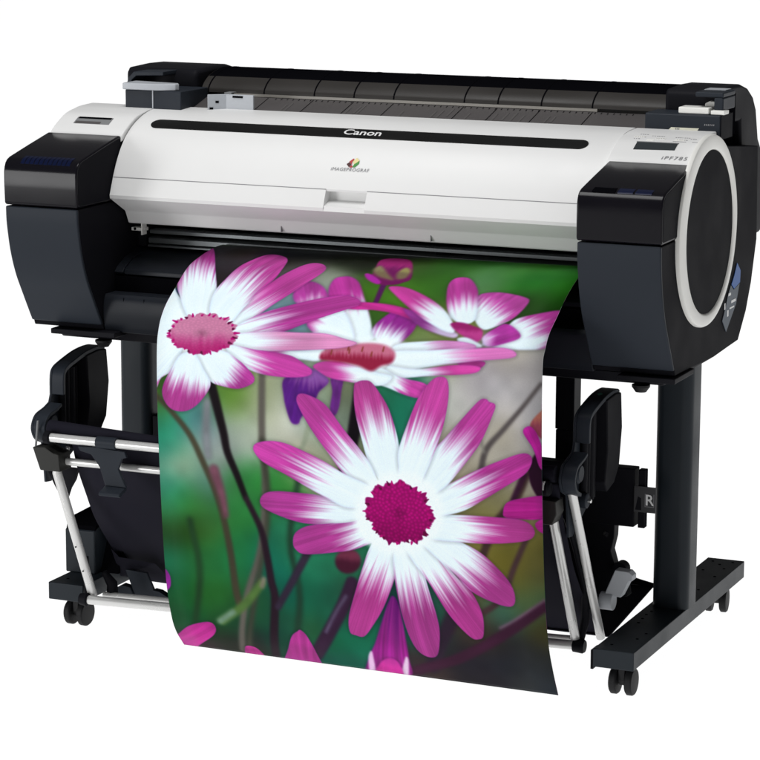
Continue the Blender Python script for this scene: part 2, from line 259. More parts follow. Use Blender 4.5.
["P",[[85.1,263.6],[95.1,209.1],[111.0,149.2],[132.8,103.0],[170.2,114.8],[189.4,147.3],[193.0,207.2],[172.6,251.3],[164.9,288.4],[146.0,332.9],[105.4,329.4]],[107.7,347.0],[166.7,93.0],0.5,[240,252,255],[184,66,152],1.8,0.35,1.0],
["P",[[152.9,344.9],[203.3,306.9],[251.2,282.8],[302.9,259.8],[349.1,248.9],[378.2,256.5],[387.7,270.8],[372.5,283.2],[331.5,307.2],[288.7,330.3],[252.1,346.3],[174.0,368.8]],[126.0,355.9],[387.2,259.1],0.36,[240,252,255],[184,66,152],1.8,0.35,1.0],
["P",[[160.8,353.6],[230.9,344.4],[291.8,343.9],[342.1,343.7],[383.8,352.2],[409.1,359.3],[386.9,368.4],[337.5,374.4],[277.1,378.9],[215.9,383.4],[164.3,383.7]],[142.7,370.4],[418.9,358.6],0.36,[240,252,255],[226,150,196],1.8,0.35,1.0],
["P",[[149.3,373.5],[205.8,379.9],[247.2,383.2],[282.1,388.9],[308.6,402.8],[322.7,413.6],[314.4,423.9],[277.5,428.4],[226.1,426.0],[184.9,414.9],[153.9,397.0]],[136.8,374.4],[326.6,423.3],0.42,[240,252,255],[184,66,152],1.8,0.35,1.0],
["P",[[62.4,396.7],[93.8,416.1],[112.4,443.6],[139.8,452.2],[171.2,455.0],[199.2,444.4],[204.8,432.4],[192.5,417.3],[169.5,399.4],[134.2,384.2]],[111.8,375.5],[208.0,451.6],0.6,[240,252,255],[184,66,152],1.8,0.35,1.0],
["P",[[30.0,424.4],[12.7,457.1],[11.8,478.6],[23.9,497.8],[42.6,505.3],[67.6,501.3],[92.6,482.4],[114.0,449.7],[100.5,422.0],[79.1,391.2],[50.2,395.5]],[76.6,386.3],[39.3,510.9],0.52,[240,252,255],[184,66,152],1.8,0.35,1.0],
["D",[92.2,353.5],[68.1,37.7],[204,132,168],[180,34,116],0.12],
["P",[[2.6,974.8],[33.5,946.6],[76.2,931.1],[91.0,940.7],[82.0,965.1],[35.5,1011.3],[-15.6,1073.7],[-26.7,1056.3],[-25.5,1005.4]],[-20.0,1023.1],[88.4,940.2],0,[180,45,140],[192,52,150],1.8,0.35,0.4],
["P",[[137.3,998.3],[153.7,987.4],[169.0,1000.8],[174.8,1044.9],[128.8,1055.9]],[147.2,1056.0],[147.1,989.4],0,[180,45,140],[190,55,150],1.8,0.35,0.5],
["P",[[235.0,978.8],[251.0,943.3],[264.5,929.9],[273.5,925.5],[285.1,941.8],[292.6,984.7],[286.3,1045.7],[205.2,1055.8]],[247.7,1055.9],[269.6,926.0],0,[180,50,145],[186,58,152],1.8,0.35,0.6],
["P",[[-2.7,824.4],[9.3,836.8],[8.2,859.2],[-4.3,869.0]],[-14.5,859.3],[8.4,846.3],0,[150,40,150],[150,40,150],1.8,0.35,0.3],
["B",[[747.7,554.4],[776.1,531.1],[780.7,620.3],[765.6,621.4],[747.2,590.3]],[42,12,36],[42,12,36],3.0],
["B",[[747.9,488.7],[766.6,464.8],[781.6,456.9],[781.8,513.1],[763.0,507.2]],[180,110,95],[150,70,90],2.4],
["P",[[734.7,501.9],[746.1,490.6],[759.2,500.4],[770.5,526.2],[781.4,566.3],[766.4,563.8],[753.5,530.8]],[781.2,584.2],[734.7,494.8],0,[150,25,110],[190,40,150],1.8,0.35,1.0],
["P",[[694.7,648.9],[701.5,632.0],[727.2,621.8],[782.4,614.3],[781.7,652.0],[717.9,660.1],[697.5,657.7]],[803.0,636.5],[689.1,645.8],0.0,[160,30,130],[188,40,150],1.8,0.35,1.0],
["P",[[756.1,664.3],[777.5,654.4],[781.1,682.6],[762.2,678.1]],[802.5,663.7],[745.8,668.5],0.0,[170,30,130],[190,40,150],1.8,0.35,1.0],
["Z",0.35],
["P",[[406.7,437.5],[413.1,429.9],[425.5,426.2],[440.0,428.2],[456.3,445.2],[476.3,476.3],[491.6,522.3],[496.6,558.4],[496.6,609.8],[467.3,619.8],[435.8,581.8],[420.9,535.0],[407.9,481.0]],[478.9,634.8],[426.7,422.0],0.62,[240,252,255],[184,66,152],1.8,0.35,1.0],
["P",[[290.3,469.2],[297.0,457.4],[317.6,459.5],[349.9,475.6],[384.8,517.6],[419.6,555.8],[442.2,587.6],[452.2,624.5],[416.0,616.8],[384.2,602.9],[353.5,565.9],[322.7,526.9],[299.6,491.1]],[470.7,644.9],[294.0,456.4],0.52,[240,252,255],[184,66,152],1.8,0.35,1.0],
["P",[[209.5,670.3],[218.5,653.3],[243.3,645.9],[288.0,645.3],[336.2,647.2],[371.8,656.2],[439.2,658.3],[446.3,677.5],[381.7,703.4],[349.7,704.4],[285.3,702.2],[225.1,685.3]],[443.9,671.7],[205.5,672.4],0.5,[240,252,255],[184,66,152],1.8,0.35,1.0],
["P",[[200.8,572.3],[203.6,558.1],[226.7,550.9],[259.4,551.2],[299.5,563.3],[343.1,580.9],[386.2,602.3],[433.1,621.1],[447.1,654.8],[390.5,666.6],[351.1,653.0],[311.7,635.2],[264.2,612.1],[220.2,592.4]],[458.2,661.0],[197.3,562.5],0.56,[240,252,255],[184,66,152],1.8,0.35,1.0],
["P",[[274.1,743.4],[280.2,723.8],[305.1,708.4],[348.5,699.9],[402.3,690.7],[461.2,660.1],[486.9,695.2],[411.6,740.8],[352.2,756.3],[297.7,764.5],[279.0,756.7]],[463.5,679.5],[272.1,748.9],0.42,[240,252,255],[184,66,152],1.8,0.35,1.0],
["P",[[375.5,916.3],[377.6,883.8],[392.2,839.9],[413.5,780.1],[433.3,733.2],[464.6,697.4],[497.6,717.2],[480.6,786.0],[452.9,852.2],[424.2,898.1],[403.6,923.4],[386.9,923.2]],[478.7,701.0],[379.6,930.5],0.42,[240,252,255],[184,66,152],1.8,0.35,1.0],
["P",[[476.3,780.5],[480.3,735.2],[500.1,705.5],[528.6,738.5],[542.7,801.3],[556.2,857.3],[558.5,899.5],[546.0,948.6],[523.3,955.9],[503.2,933.9],[488.0,871.9]],[492.3,709.3],[526.1,964.6],0.45,[240,252,255],[184,66,152],1.8,0.35,1.0],
["P",[[500.8,722.8],[540.8,701.4],[567.6,742.9],[600.3,778.2],[627.6,803.1],[647.0,846.7],[645.6,889.1],[634.7,900.2],[617.7,896.5],[581.5,855.9],[545.8,796.6],[513.4,755.1]],[508.5,698.4],[644.4,904.9],0.5,[240,252,255],[184,66,152],1.8,0.35,1.0],
["P",[[522.0,704.4],[585.8,705.4],[642.1,724.0],[680.1,753.1],[706.4,783.8],[712.7,811.7],[703.0,825.8],[674.8,822.6],[630.4,805.3],[598.3,774.9],[549.0,735.3]],[528.6,687.1],[717.0,827.1],0.55,[240,252,255],[184,66,152],1.8,0.35,1.0],
["P",[[529.6,669.4],[603.5,661.6],[670.8,659.6],[726.1,660.3],[749.0,669.4],[754.0,685.8],[736.0,698.8],[680.3,708.6],[613.0,712.3],[545.2,708.4]],[536.7,680.8],[764.4,683.4],0.5,[240,252,255],[184,66,152],1.8,0.35,1.0],
["P",[[536.0,631.2],[589.2,606.6],[641.8,578.1],[693.7,554.4],[732.2,540.1],[749.4,543.5],[750.5,558.1],[737.0,577.7],[702.7,600.6],[659.4,628.6],[620.0,652.5],[580.3,664.9],[540.3,670.4]],[517.6,663.6],[755.4,532.5],0.52,[240,252,255],[184,66,152],1.8,0.35,1.0],
["P",[[537.1,615.9],[559.2,551.4],[585.8,521.2],[620.7,482.8],[650.8,451.3],[663.9,447.3],[670.7,452.0],[681.9,456.5],[678.1,472.8],[653.0,526.9],[613.6,578.4],[582.4,613.6],[541.7,637.0]],[514.2,645.1],[679.7,452.0],0.56,[240,252,255],[184,66,152],1.8,0.35,1.0],
["P",[[493.0,552.3],[511.3,501.8],[533.6,452.0],[555.8,422.9],[573.8,412.3],[589.9,417.8],[592.2,449.8],[582.6,498.7],[566.9,544.4],[543.9,595.3],[525.1,625.7],[492.6,623.5],[492.9,585.7]],[498.9,627.6],[579.6,414.6],0.56,[240,252,255],[184,66,152],1.8,0.35,1.0],
["B",[[580.5,660.3],[570.7,695.2],[545.1,725.1],[508.7,743.9],[468.7,747.7],[433.2,735.4],[409.2,709.5],[401.6,675.3],[411.8,639.7],[437.8,610.1],[474.1,592.2],[513.8,589.3],[548.9,601.8],[572.7,627.0]],[240,252,255],[240,252,255],10.0],
["D",[491.7,667.7],[63.3,57.1],[176,10,118],[150,4,98],0.15],
]
def value_noise(h, w, cells, rng):
    gh, gw = max(2, int(cells[0]))+2, max(2, int(cells[1]))+2
    g = rng.random((gh, gw)).astype(np.float32)
    y = np.linspace(0, gh-2.001, h); x = np.linspace(0, gw-2.001, w)
    yi = y.astype(int); xi = x.astype(int); fy = (y-yi)[:, None]; fx = (x-xi)[None, :]
    fy = fy*fy*(3-2*fy); fx = fx*fx*(3-2*fx)
    a = g[yi][:, xi]; b = g[yi][:, xi+1]; c = g[yi+1][:, xi]; d = g[yi+1][:, xi+1]
    return a*(1-fy)*(1-fx)+b*(1-fy)*fx+c*fy*(1-fx)+d*fy*fx

def noise1(v, seed):
    i = np.floor(v).astype(int); f = v-i; f = f*f*(3-2*f)
    tab = np.random.default_rng(seed).random(997)
    return tab[i % 997]*(1-f)+tab[(i+1) % 997]*f

def smooth_loop(P, n=6):
    P = np.array(P, float); m = len(P); out = []
    for i in range(m):
        a, b, c, d = P[i-1], P[i], P[(i+1) % m], P[(i+2) % m]
        for k in range(n):
            t = k/n
            out.append(.5*(2*b+(c-a)*t+(2*a-5*b+4*c-d)*t*t+(3*b-a-3*c+d)*t**3))
    return np.array(out)

def seg_dist(X, Y, P, closed=True):
    best = np.full(X.shape, 1e9); tt = np.zeros(X.shape); ins = np.zeros(X.shape, bool)
    n = len(P); rng_ = range(n if closed else n-1); L = 0; tot = max(1, n-1)
    for i in rng_:
        x0, y0 = P[i]; x1, y1 = P[(i+1) % n]
        dx, dy = x1-x0, y1-y0; l2 = dx*dx+dy*dy+1e-9
        t = np.clip(((X-x0)*dx+(Y-y0)*dy)/l2, 0, 1)
        d = (X-x0-t*dx)**2+(Y-y0-t*dy)**2
        m = d < best; best[m] = d[m]; tt[m] = (i+t[m])/tot
        if closed and abs(dy) > 1e-9:
            c = ((y0 > Y) != (y1 > Y)) & (X < (x1-x0)*(Y-y0)/dy+x0)
            ins ^= c
    return np.sqrt(best), tt, ins

def sstep(a, b, x):
    t = np.clip((x-a)/(b-a), 0, 1); return t*t*(3-2*t)

def soften(a, s):
    r = int(3*s)+1; k = np.exp(-np.arange(-r, r+1)**2/(2*s*s)); k /= k.sum()
    for ax in (0, 1):
        p = np.pad(a, [(r, r) if i == ax else (0, 0) for i in range(3)], 'edge'); o = np.zeros_like(a)
        for i, w in enumerate(k): o += w*(p[i:i+a.shape[0]] if ax == 0 else p[:, i:i+a.shape[1]])
        a = o
    return a

def paint_print(res):
    """res = pixels per millimetre; returns an sRGB array (top row first)"""
    W = int(PRINT_W*res); H = int(PRINT_H*res); rng = np.random.default_rng(7)
    # soft out-of-focus garden
    lw, lh = 110, 140
    gx, gy = np.meshgrid((np.arange(lw)+.5)/lw*PRINT_W, (np.arange(lh)+.5)/lh*PRINT_H)
    acc = np.zeros((lh, lw, 3)); ws = np.zeros((lh, lw))
    for x, y, r, g, b in TONES:
        w = np.exp(-((gx-x)**2+(gy-y)**2)/(2*19.0**2))+1e-7/(1+((gx-x)**2+(gy-y)**2)/900)
        acc += w[..., None]*np.array([r, g, b]); ws += w
    acc /= ws[..., None]
    for _ in range(14):
        q = np.pad(acc, ((1, 1), (1, 1), (0, 0)), 'edge'); acc = (q[:-2, 1:-1]+q[2:, 1:-1]+q[1:-1, :-2]+q[1:-1, 2:]+acc*2)/6
    yi = np.linspace(0, lh-1.001, H); xi = np.linspace(0, lw-1.001, W); y0 = yi.astype(int); x0 = xi.astype(int)
    fy = (yi-y0)[:, None, None]; fx = (xi-x0)[None, :, None]
    img = (acc[y0][:, x0]*(1-fy)*(1-fx)+acc[y0][:, x0+1]*(1-fy)*fx+acc[y0+1][:, x0]*fy*(1-fx)+acc[y0+1][:, x0+1]*fy*fx)
    n = value_noise(H, W, (18, 14), rng)*.6+value_noise(H, W, (44, 34), rng)*.4
    img *= (0.90+0.20*n)[..., None]
    img = 255*(img/255)**1.10
    hue = (value_noise(H, W, (12, 10), rng)-.5)[..., None]
    img += hue*np.array([14, 8, -10])
    def region(pts, pad):
        P = np.array(pts); a = np.clip(((P.min(0)-pad)*res).astype(int), 0, None); b = ((P.max(0)+pad)*res).astype(int)+1
        b = np.minimum(b, [W, H])
        if (b <= a).any(): return None
        X, Y = np.meshgrid((np.arange(a[0], b[0])+.5)/res, (np.arange(a[1], b[1])+.5)/res)
        return slice(a[1], b[1]), slice(a[0], b[0]), X, Y
    def over(sl, m, col):
        img[sl] = img[sl]*(1-m[..., None])+col*m[..., None]
    for k, st in enumerate(STROKES):
        if st[0] == 'Z': img[:] = soften(img, st[1]*res); continue
        if st[0] == 'S':
            _, pts, (w0, w1), c, blur = st
            r = region(pts, max(w0, w1)+blur*2)
            if r is None: continue
            ys, xs, X, Y = r
            P = np.array(pts)
            if len(P) > 2:
                Q = np.vstack([2*P[0]-P[1], P, 2*P[-1]-P[-2]]); o = []
                for i in range(1, len(Q)-2):
                    for j in range(5):
                        t = j/5; a_, b_, c_, d_ = Q[i-1:i+3]
                        o.append(.5*(2*b_+(c_-a_)*t+(2*a_-5*b_+4*c_-d_)*t*t+(3*b_-a_-3*c_+d_)*t**3))
                P = np.array(o+[P[-1]])
            d, t, _i = seg_dist(X, Y, P, False)
            hw = (w0+(w1-w0)*t)/2
            m = 1-sstep(-blur, blur, d-hw)
            shade = 1.0+.45*np.clip(1-d/np.maximum(hw, .1), 0, 1)*(noise1(t*7+k*7, k)*.5-.1)
            over((ys, xs), m, np.array(c)*shade[..., None])
        elif st[0] == 'P':
            _, pts, base, tip, mfr, c0, c1, soft, edge, stk = st
            r = region(pts, 10)
            if r is None: continue
            ys, xs, X, Y = r
            P = smooth_loop(pts); d, _t, ins = seg_dist(X, Y, P)
            sd = np.where(ins, -d, d)
            ax = np.array(tip)-np.array(base); L = np.hypot(*ax)+1e-6; u = ax/L
            t = ((X-base[0])*u[0]+(Y-base[1])*u[1])/L
            v = ((X-base[0])*-u[1]+(Y-base[1])*u[0])
            fan = v/(0.35+0.65*np.clip(t, 0, 1.1)**.6)
            n1 = noise1(fan/5.0+40, k*3+1)*.6+noise1(fan/1.9+90, k*3+2)*.4
            n2 = noise1(fan/1.3+t*3+200, k*3+5)
            wd = np.clip(1-d/14, 0, 1)
            tt = t+(n1-.5)*.28*stk+wd*.10-.03
            if mfr >= 1: f = np.zeros_like(t)
            elif mfr <= 0: f = sstep(-.1, .5, tt)
            else: f = sstep(mfr-.17, mfr+.17, tt)
            c0 = np.array(c0, float); c1 = np.array(c1, float)
            tone = 1+(n2-.5)*.13*stk+(n1-.5)*.10*stk
            c1 = c1*(.90+.16*rng.random())+rng.normal(0, 2.5, 3)
            lng = noise1(v/9+70, k*3+8)*.5+noise1(t*5+20, k*3+9)*.5
            c1v = c1*(.84+.30*lng)[..., None]
            c0v = c0-((1-n1)*5+(1-lng)*6)[..., None]*np.array([1.2, .75, .25])
            col = c0v*(1-f[..., None])+c1v*f[..., None]*tone[..., None]
            sh = np.clip(1-np.clip(sd-0.5, 0, 99)/6.5, 0, 1)*(sd > 0)*.13
            img[ys, xs] *= (1-sh)[..., None]
            mid = (f*(1-f)*4)[..., None]
            col = col*(1-.10*mid)+np.array([214, 120, 190])*.10*mid
            col -= ((1-f)*np.clip(1-d/7, 0, 1)*11)[..., None]*np.array([1.3, .8, .5])
            col -= ((1-f)*(n2 > .72)*np.clip(t, 0, 1)*9)[..., None]*np.array([1.3, 1.1, .3])
            eg = np.clip(1-np.abs(sd)/(soft*1.1), 0, 1)[..., None]*edge*(.45+.55*f[..., None])
            col = col*(1-eg)+np.array([110, 35, 135])*eg
            over((ys, xs), 1-sstep(-soft*.6, soft*.6, sd), col)
        elif st[0] == 'B':
            _, pts, c, c2, soft = st
            r = region(pts, soft*2+2)
            if r is None: continue
            ys, xs, X, Y = r
            P = smooth_loop(pts); d, _t, ins = seg_dist(X, Y, P); sd = np.where(ins, -d, d)
            lo, hi = P[:, 1].min(), P[:, 1].max(); t = np.clip((Y-lo)/(hi-lo+1e-6), 0, 1)
            t = sstep(.3, .62, t+(noise1(X/2.2+k, k)-.5)*.12)
            gr = rng.random(X.shape)*.08+.96
            over((ys, xs), 1-sstep(-soft, soft, sd), (np.array(c)*(1-t[..., None])+np.array(c2)*t[..., None])*gr[..., None])
        elif st[0] == 'D':
            _, (cx, cy), (rx, ry), c, c2, spk = st
            r = region([(cx-rx*1.3, cy-ry*1.3), (cx+rx*1.3, cy+ry*1.3)], 4)
            ys, xs, X, Y = r
            dx, dy = (X-cx)/rx, (Y-cy)/ry; rad = np.hypot(dx, dy); ang = np.arctan2(dy, dx)
            lim = 1+spk*(noise1((ang+4)*7.3, k)-.4)*1.6+spk*.6*(noise1((ang+4)*17, k+1)-.5)
            m = 1-sstep(-.03, .03, rad-lim)
            # florets on a spiral
            fl = np.zeros(X.shape); N = 210; jt = rng.normal(0, .012, (N, 2)); br = rng.random(N)
            for i in range(N):
                a = i*2.39996; q = np.sqrt((i+.5)/N)*.97; fx, fy_ = q*np.cos(a)+jt[i, 0], q*np.sin(a)+jt[i, 1]
                fl = np.maximum(fl, (.55+.45*br[i])*np.exp(-((dx-fx)**2+(dy-fy_)**2)/(2*.032**2)))
            t = sstep(.42, .95, (dy+1)/2+.12*(noise1(dx*9+60, k+9)-.5))
            col = np.array(c)*(1-t[..., None])+np.array(c2)*t[..., None]
            amp = .30 if c[1] < 60 else .10
            col = col*(1-amp*.6+amp*fl[..., None])
            col *= (1-.18*np.exp(-(rad/.18)**2))[..., None]
            over((ys, xs), m, col)
            for i in range(30):                                   # pointed stamens round the rim
                h = rng.random(4); a = i*2*np.pi/30+h[0]*.22; q = .93+.08*h[1]; ln = .04+.13*h[2]**2
                sx, sy = cx+q*rx*np.cos(a), cy+q*ry*np.sin(a); ex, ey = cx+(q+ln)*rx*np.cos(a+.1*(h[3]-.5)), cy+(q+ln)*ry*np.sin(a)
                rr = region([(sx, sy), (ex, ey)], 5)
                if rr is None: continue
                y2, x2, X2, Y2 = rr; d, tq, _b = seg_dist(X2, Y2, np.array([(sx, sy), (ex, ey)]), False)
                wd = 2.6*(1-.6*tq)
                over((y2, x2), 1-sstep(wd-.6, wd+.6, d), np.array([178, 8, 112]) if h[3] > .3 else np.array([96, 10, 60]))
    img = soften(img, .42*res)
    img *= (0.975+.05*rng.random((H, W)))[..., None]
    img = 255*(np.clip(img*1.01, 0, 255)/255)**1.06
    return np.clip(img, 0, 255)/255
WORLD_BELOW, WORLD_ABOVE = 1.36, .10  # bright lower half of the world, added to backlight the floor
LIGHTS = [('key_softbox', (-4.2, -5.6, 1.12), (-.3, 0, .95), 2.0, 165, 2.2),
          ('top_softbox', (-.2, -.5, 3.3), (0, .25, .8), 1.3, 53)]
# ------------------------------------------------------------------ outlines (y, z) in metres; y = 0 is the front of the ink cabinets
COVER_PTS = [(.345, 1.0005), (.30, .998), (.27, .993), (.24, .984), (.213, .972), (.188, .956), (.167, .936), (.150, .913), (.137, .89), (.127, .868), (.119, .849)]
COVER = catmull(COVER_PTS, 6)
CP = Prof(COVER)
CAP_PTS = [(.345, 1.0005), (.30, .999), (.273, .996), (.233, .988), (.193, .969), (.1755, .9575)]
CAPC = catmull(CAP_PTS, 6)
KP = Prof(CAPC)
XL0, XL1 = -.650, -.495          # left cabinet
XR0, XR1 = .497, .650            # right cabinet

printer = thing('wide_format_printer', 'white and black wide-format printer with two dark ink cabinets, resting on the stand', 'printer', (0, .30, .563))

# --- cabinets, lids, white end caps
CAB = catmull([(-.001, .8335), (.001, .80), (.012, .747), (.030, .70), (.055, .657), (.090, .600)], 6)+[(.10, .590), (.34, .584), (.44, .588), (.50, .590), (.55, .640), (.58, .69), (.61, .77), (.60, .95), (.34, .975), (.19, .945), (.172, .8335)]
LID = [(.002, .8362), (-.002, .839), (-.003, .87), (-.003, .898), (-.001, .908), (.003, .916), (.009, .9215), (.018, .9255), (.09, .9415), (.166, .9575), (.174, .9565), (.174, .8362)]
CAPP = CAPC+[(.172, .953), (.172, .945), (.345, .980)]
NFRONT = 31
def cabinet(x0, x1, lab):
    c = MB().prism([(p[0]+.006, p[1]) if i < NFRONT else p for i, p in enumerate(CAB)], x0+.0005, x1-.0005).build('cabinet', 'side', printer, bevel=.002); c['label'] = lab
    f = [(p[0], p[1]) for p in CAB[:NFRONT]]
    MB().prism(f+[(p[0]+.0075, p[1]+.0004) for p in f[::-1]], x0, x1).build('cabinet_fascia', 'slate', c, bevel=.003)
    return c
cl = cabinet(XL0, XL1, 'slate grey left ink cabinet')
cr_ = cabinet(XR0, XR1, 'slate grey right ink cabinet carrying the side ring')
def lid(x0, x1, lab):
    l = MB().prism(LID, x0-.0015, x1+.0015).build('ink_lid', 'lid', printer, bevel=.0035, seg=4); l['label'] = lab
    cy, cz_ = .087, .888
    MB().prism([(cy+(p[0]-cy)*.955, cz_+(p[1]-cz_)*.93) for p in LID], x1-.010, x1+.0021).build('lid_glare_mask', 'side', l, bevel=.001)  # matt black plate added to keep the floor's reflection off the lid side
    return l
ll = lid(XL0, XL1, 'smoked lid of the left ink cabinet'); lr = lid(XR0, XR1, 'smoked lid of the right ink cabinet')
LP = Prof(catmull([(-.003, .898), (-.001, .908), (.003, .916), (.009, .9215), (.018, .9255), (.09, .9415)], 4))
class Flip(Prof):
    def at(s, d, h=0.0): return Prof.at(s, d, -h)
LPF = Flip(LP.P)
for i in range(11):
    x = -.617+i*.0098; w = MB(); lay(w, LPF, [(x, .018, .046), (x+.0080, .018, .046)], -.0005, .0005, 4); w.build('ink_window', 'ink', ll)
for x0, x1, m_ in ((.5195, .5615, 'deep'), (.566, .594, 'ink'), (.598, .628, 'ink')):
    w = MB(); lay(w, LPF, [(x0, .026, .046), (x1, .026, .046)], -.0005, .0005, 4); w.build('ink_window', m_, lr)

def cap(x0, x1, lab):
    c = MB().prism(CAPP, x0, x1).build('end_cap', 'white', printer, bevel=.0025); c['label'] = lab; return c
kl = cap(-.6515, -.4925, 'white cap over the left cabinet')
CAPP0 = CAPP
kr = cap(.4890, .6420, 'white cap with the control display over the right cabinet')
CAPE = [(p[0], min(p[1], .8275+.1745*math.sqrt(max(0, 1-((p[0]-.264)/.181)**2)))) for p in CAPC]
MB().prism(CAPE+[(.172, .953), (.172, .945), (.345, .955)], .6421, .6525).build('cap_edge', 'white', kr)
w = MB(); lay(w, KP, [(-.614, .124, .1475), (-.536, .124, .1475)], -.001, .0006, 3); pk = w.build('grip_pocket', 'midgrey', kl)
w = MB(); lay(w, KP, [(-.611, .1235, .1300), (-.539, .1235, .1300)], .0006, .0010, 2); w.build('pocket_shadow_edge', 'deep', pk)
w = MB(); lay(w, KP, [(-.611, .1395, .1470), (-.556, .1395, .1470)], .0006, .0010, 2); w.build('pocket_floor', 'tray', pk)
w = MB(); lay(w, KP, [(.5285, .117, .1425), (.6050, .117, .1395)], -.001, .0008, 3); dsp = w.build('display', 'screen', kr)
w = MB(); lay(w, KP, [(.5275, .1145, .1170), (.6060, .1145, .1170)], .0, .0012, 2); w.build('display_rim', 'midgrey', dsp)
letters('iPF785', .0138, lambda u, v: KP.put(.6115+u, .169-v, .0009), spacing=1.25, shear=.15, sx=1.05).build('model_lettering', 'print_grey', kr)
w = MB(); lay(w, KP, [(.592, .1065, .1073), (.617, .1065, .1073)], .0, .0006, 1); lay(w, KP, [(.628, .1065, .1073), (.650, .1065, .1073)], .0, .0006, 1); w.build('panel_seam', 'print_grey', kr)
w = MB()
for x0, d0, n in ((.516, .088, 5), (.517, .100, 3), (.545, .078, 6), (.557, .093, 4), (.590, .082, 7), (.597, .097, 5), (.520, .070, 4), (.62, .088, 3)):
    for i in range(n):
        a = x0+i*.0042; lay(w, KP, [(a, d0, d0+.0016), (a+random.uniform(.0014, .0032), d0, d0+.0016)], .0, .0006, 1)
w.build('button_markings', 'print_grey', kr)
w = MB()
for x0, x1, d0 in ((.514, .534, .082), (.556, .574, .089), (.594, .612, .093), (.542, .556, .10)): lay(w, KP, [(x0, d0, d0+.009), (x1, d0, d0+.009)], .0, .00035, 2)
w.build('control_button', 'ring', kr)

# --- big front cover: three runs, the middle one notched for the finger grip
TAIL = [(.120, .8425), (.178, .8130), (.1815, .8100), (.194, .7875), (.198, .7855), (.29, .790), (.345, .950)]
NOTCH = [p for p in COVER if p[1] > .8795]+[(.134, .8785), (.152, .8775), (.150, .861), (.1215, .8520)]
cov = MB()
cov.prism(COVER+TAIL, -.4905, -.0425); cov.prism(NOTCH+TAIL, -.0425, .0405); cov.prism(COVER+TAIL, .0405, .4872)
cover = cov.build('front_cover', 'white', printer, angle=28)
w = MB(); lay(w, CP, [(-.4895, .2585, .2597), (-.0425, .2585, .2597)], -.0005, .0004, 1); lay(w, CP, [(.0405, .2585, .2597), (.4865, .2585, .2597)], -.0005, .0004, 1)
w.build('cover_seam', 'print_grey', cover)
# slot strip with round ends
d0, d1 = .1070, .1390; rc = (d1-d0)/2; dc = (d0+d1)/2; a, b = -.4540+rc, .4370-rc
cols = []
for i in range(9):
    t = math.pi/2*(1-i/8); cols.append((a-rc*math.sin(t), dc-rc*math.cos(t)-.00001, dc+rc*math.cos(t)+.00001))
cols += [(a+(b-a)*i/30, d0, d1) for i in range(1, 30)]
for i in range(9):
    t = math.pi/2*i/8; cols.append((b+rc*math.sin(t), dc-rc*math.cos(t)-.00001, dc+rc*math.cos(t)+.00001))
w = MB(); lay(w, CP, cols, -.0006, .0012, 8); strip = w.build('trim_strip', 'strip', cover)
letters('Canon', .0262, lambda u, v: CP.put(-.0085+u, .1300-v, .0018), offset=.0004, sx=1.14, spacing=.98).build('brand_lettering', 'print_white', strip)
letters('iMAGEPROGRAF', .0098, lambda u, v: CP.put(-.003+u, .2210-v, .0009), spacing=1.08, sx=1.02, shear=.1).build('series_lettering', 'print_grey', cover)
em = lambda pts, m_, nm: MB().add([CP.put(-.0005+x*.001, .2125-y*.001, .0009) for x, y in pts], [tuple(range(len(pts)))]).build(nm, m_, cover)
em([(-12, 6), (-7, 11), (-2, 5), (-6, 0)], 'darkred', 'emblem_tile'); em([(-8, 12), (-1, 19), (1, 17), (-2, 11), (-1, 5)], 'red', 'emblem_tile')
em([(-5, -.5), (-1, 4.5), (1.5, 1), (-1, -1)], 'red', 'emblem_tile')
em([(-1, 12), (5, 21), (12, 15), (3, 6)], 'yellow', 'emblem_tile'); em([(1, 0), (3, 6.5), (12, 15.5), (12.5, 8), (6, 0)], 'green', 'emblem_tile')
w = MB(); w.box(-.4905, -.462, .205, .222, .770, .7765); w.box(-.465, -.4625, .196, .216, .763, .793)
br = w.build('cover_bracket', 'ring', cover, bevel=.001)
MB().lathe((-.4825, .2040, .7735), 'y', [(0, .0028), (.002, .0028)], 16).build('screw', 'deep', br)
for x in (-.160, .146): MB().box(x-.0006, x+.0006, .1860, .1935, .7885, .8000).build('cover_clip_line', 'print_grey', cover)

# --- output slot: dark cavity, two rails, guide shelf, lower front
w = MB(); w.box(-.494, .496, .305, .34, .66, .80); w.build('slot_wall', 'deep', printer)
w = MB(); w.prism([(.250, .7665), (.254, .7690), (.275, .7690), (.30, .762), (.30, .756), (.250, .7595)], -.474, .4955)
w.build('upper_rail', 'metal', printer, bevel=.0008)
w = MB(); w.prism([(.244, .7515), (.250, .7545), (.29, .7535), (.29, .7405), (.244, .7415)], -.474, .4955); w.prism([(.240, .7385), (.246, .7405), (.29, .7395), (.29, .733), (.240, .7345)], -.474, .4955)
rl = w.build('lower_rail', 'metal', printer, bevel=.0008)
for x in (-.160, .147): MB().box(x-.014, x+.014, .2465, .2495, .7555, .7590).build('rail_clip', 'deep', rl)
SHELF = [(.147, .6975), (.148, .7015), (.152, .7040), (.180, .7180), (.215, .7270), (.30, .7310), (.30, .70), (.17, .690), (.147, .6925)]
sh = MB().prism(SHELF, -.476, .4955).build('guide_shelf', 'shelf', printer, bevel=.0012)
w = MB()
for x in [-.44+.055*i for i in range(17)]: w.box(x, x+.0015, .1800, .2400, .7184, .7290)
w = MB(); w.prism([(.141, .6975), (.150, .706), (.182, .7205), (.236, .731), (.30, .735), (.30, .69), (.16, .688)], -.4945, -.4765)
w.build('shelf_end', 'shelf', printer, bevel=.001)
w = MB(); w.box(-.4945, -.4765, .240, .30, .7355, .80); w.build('slot_end', 'black', printer)
w = MB(); w.box(-.494, .496, .142, .30, .655, .6895); w.build('recess_wall', 'deep', printer)
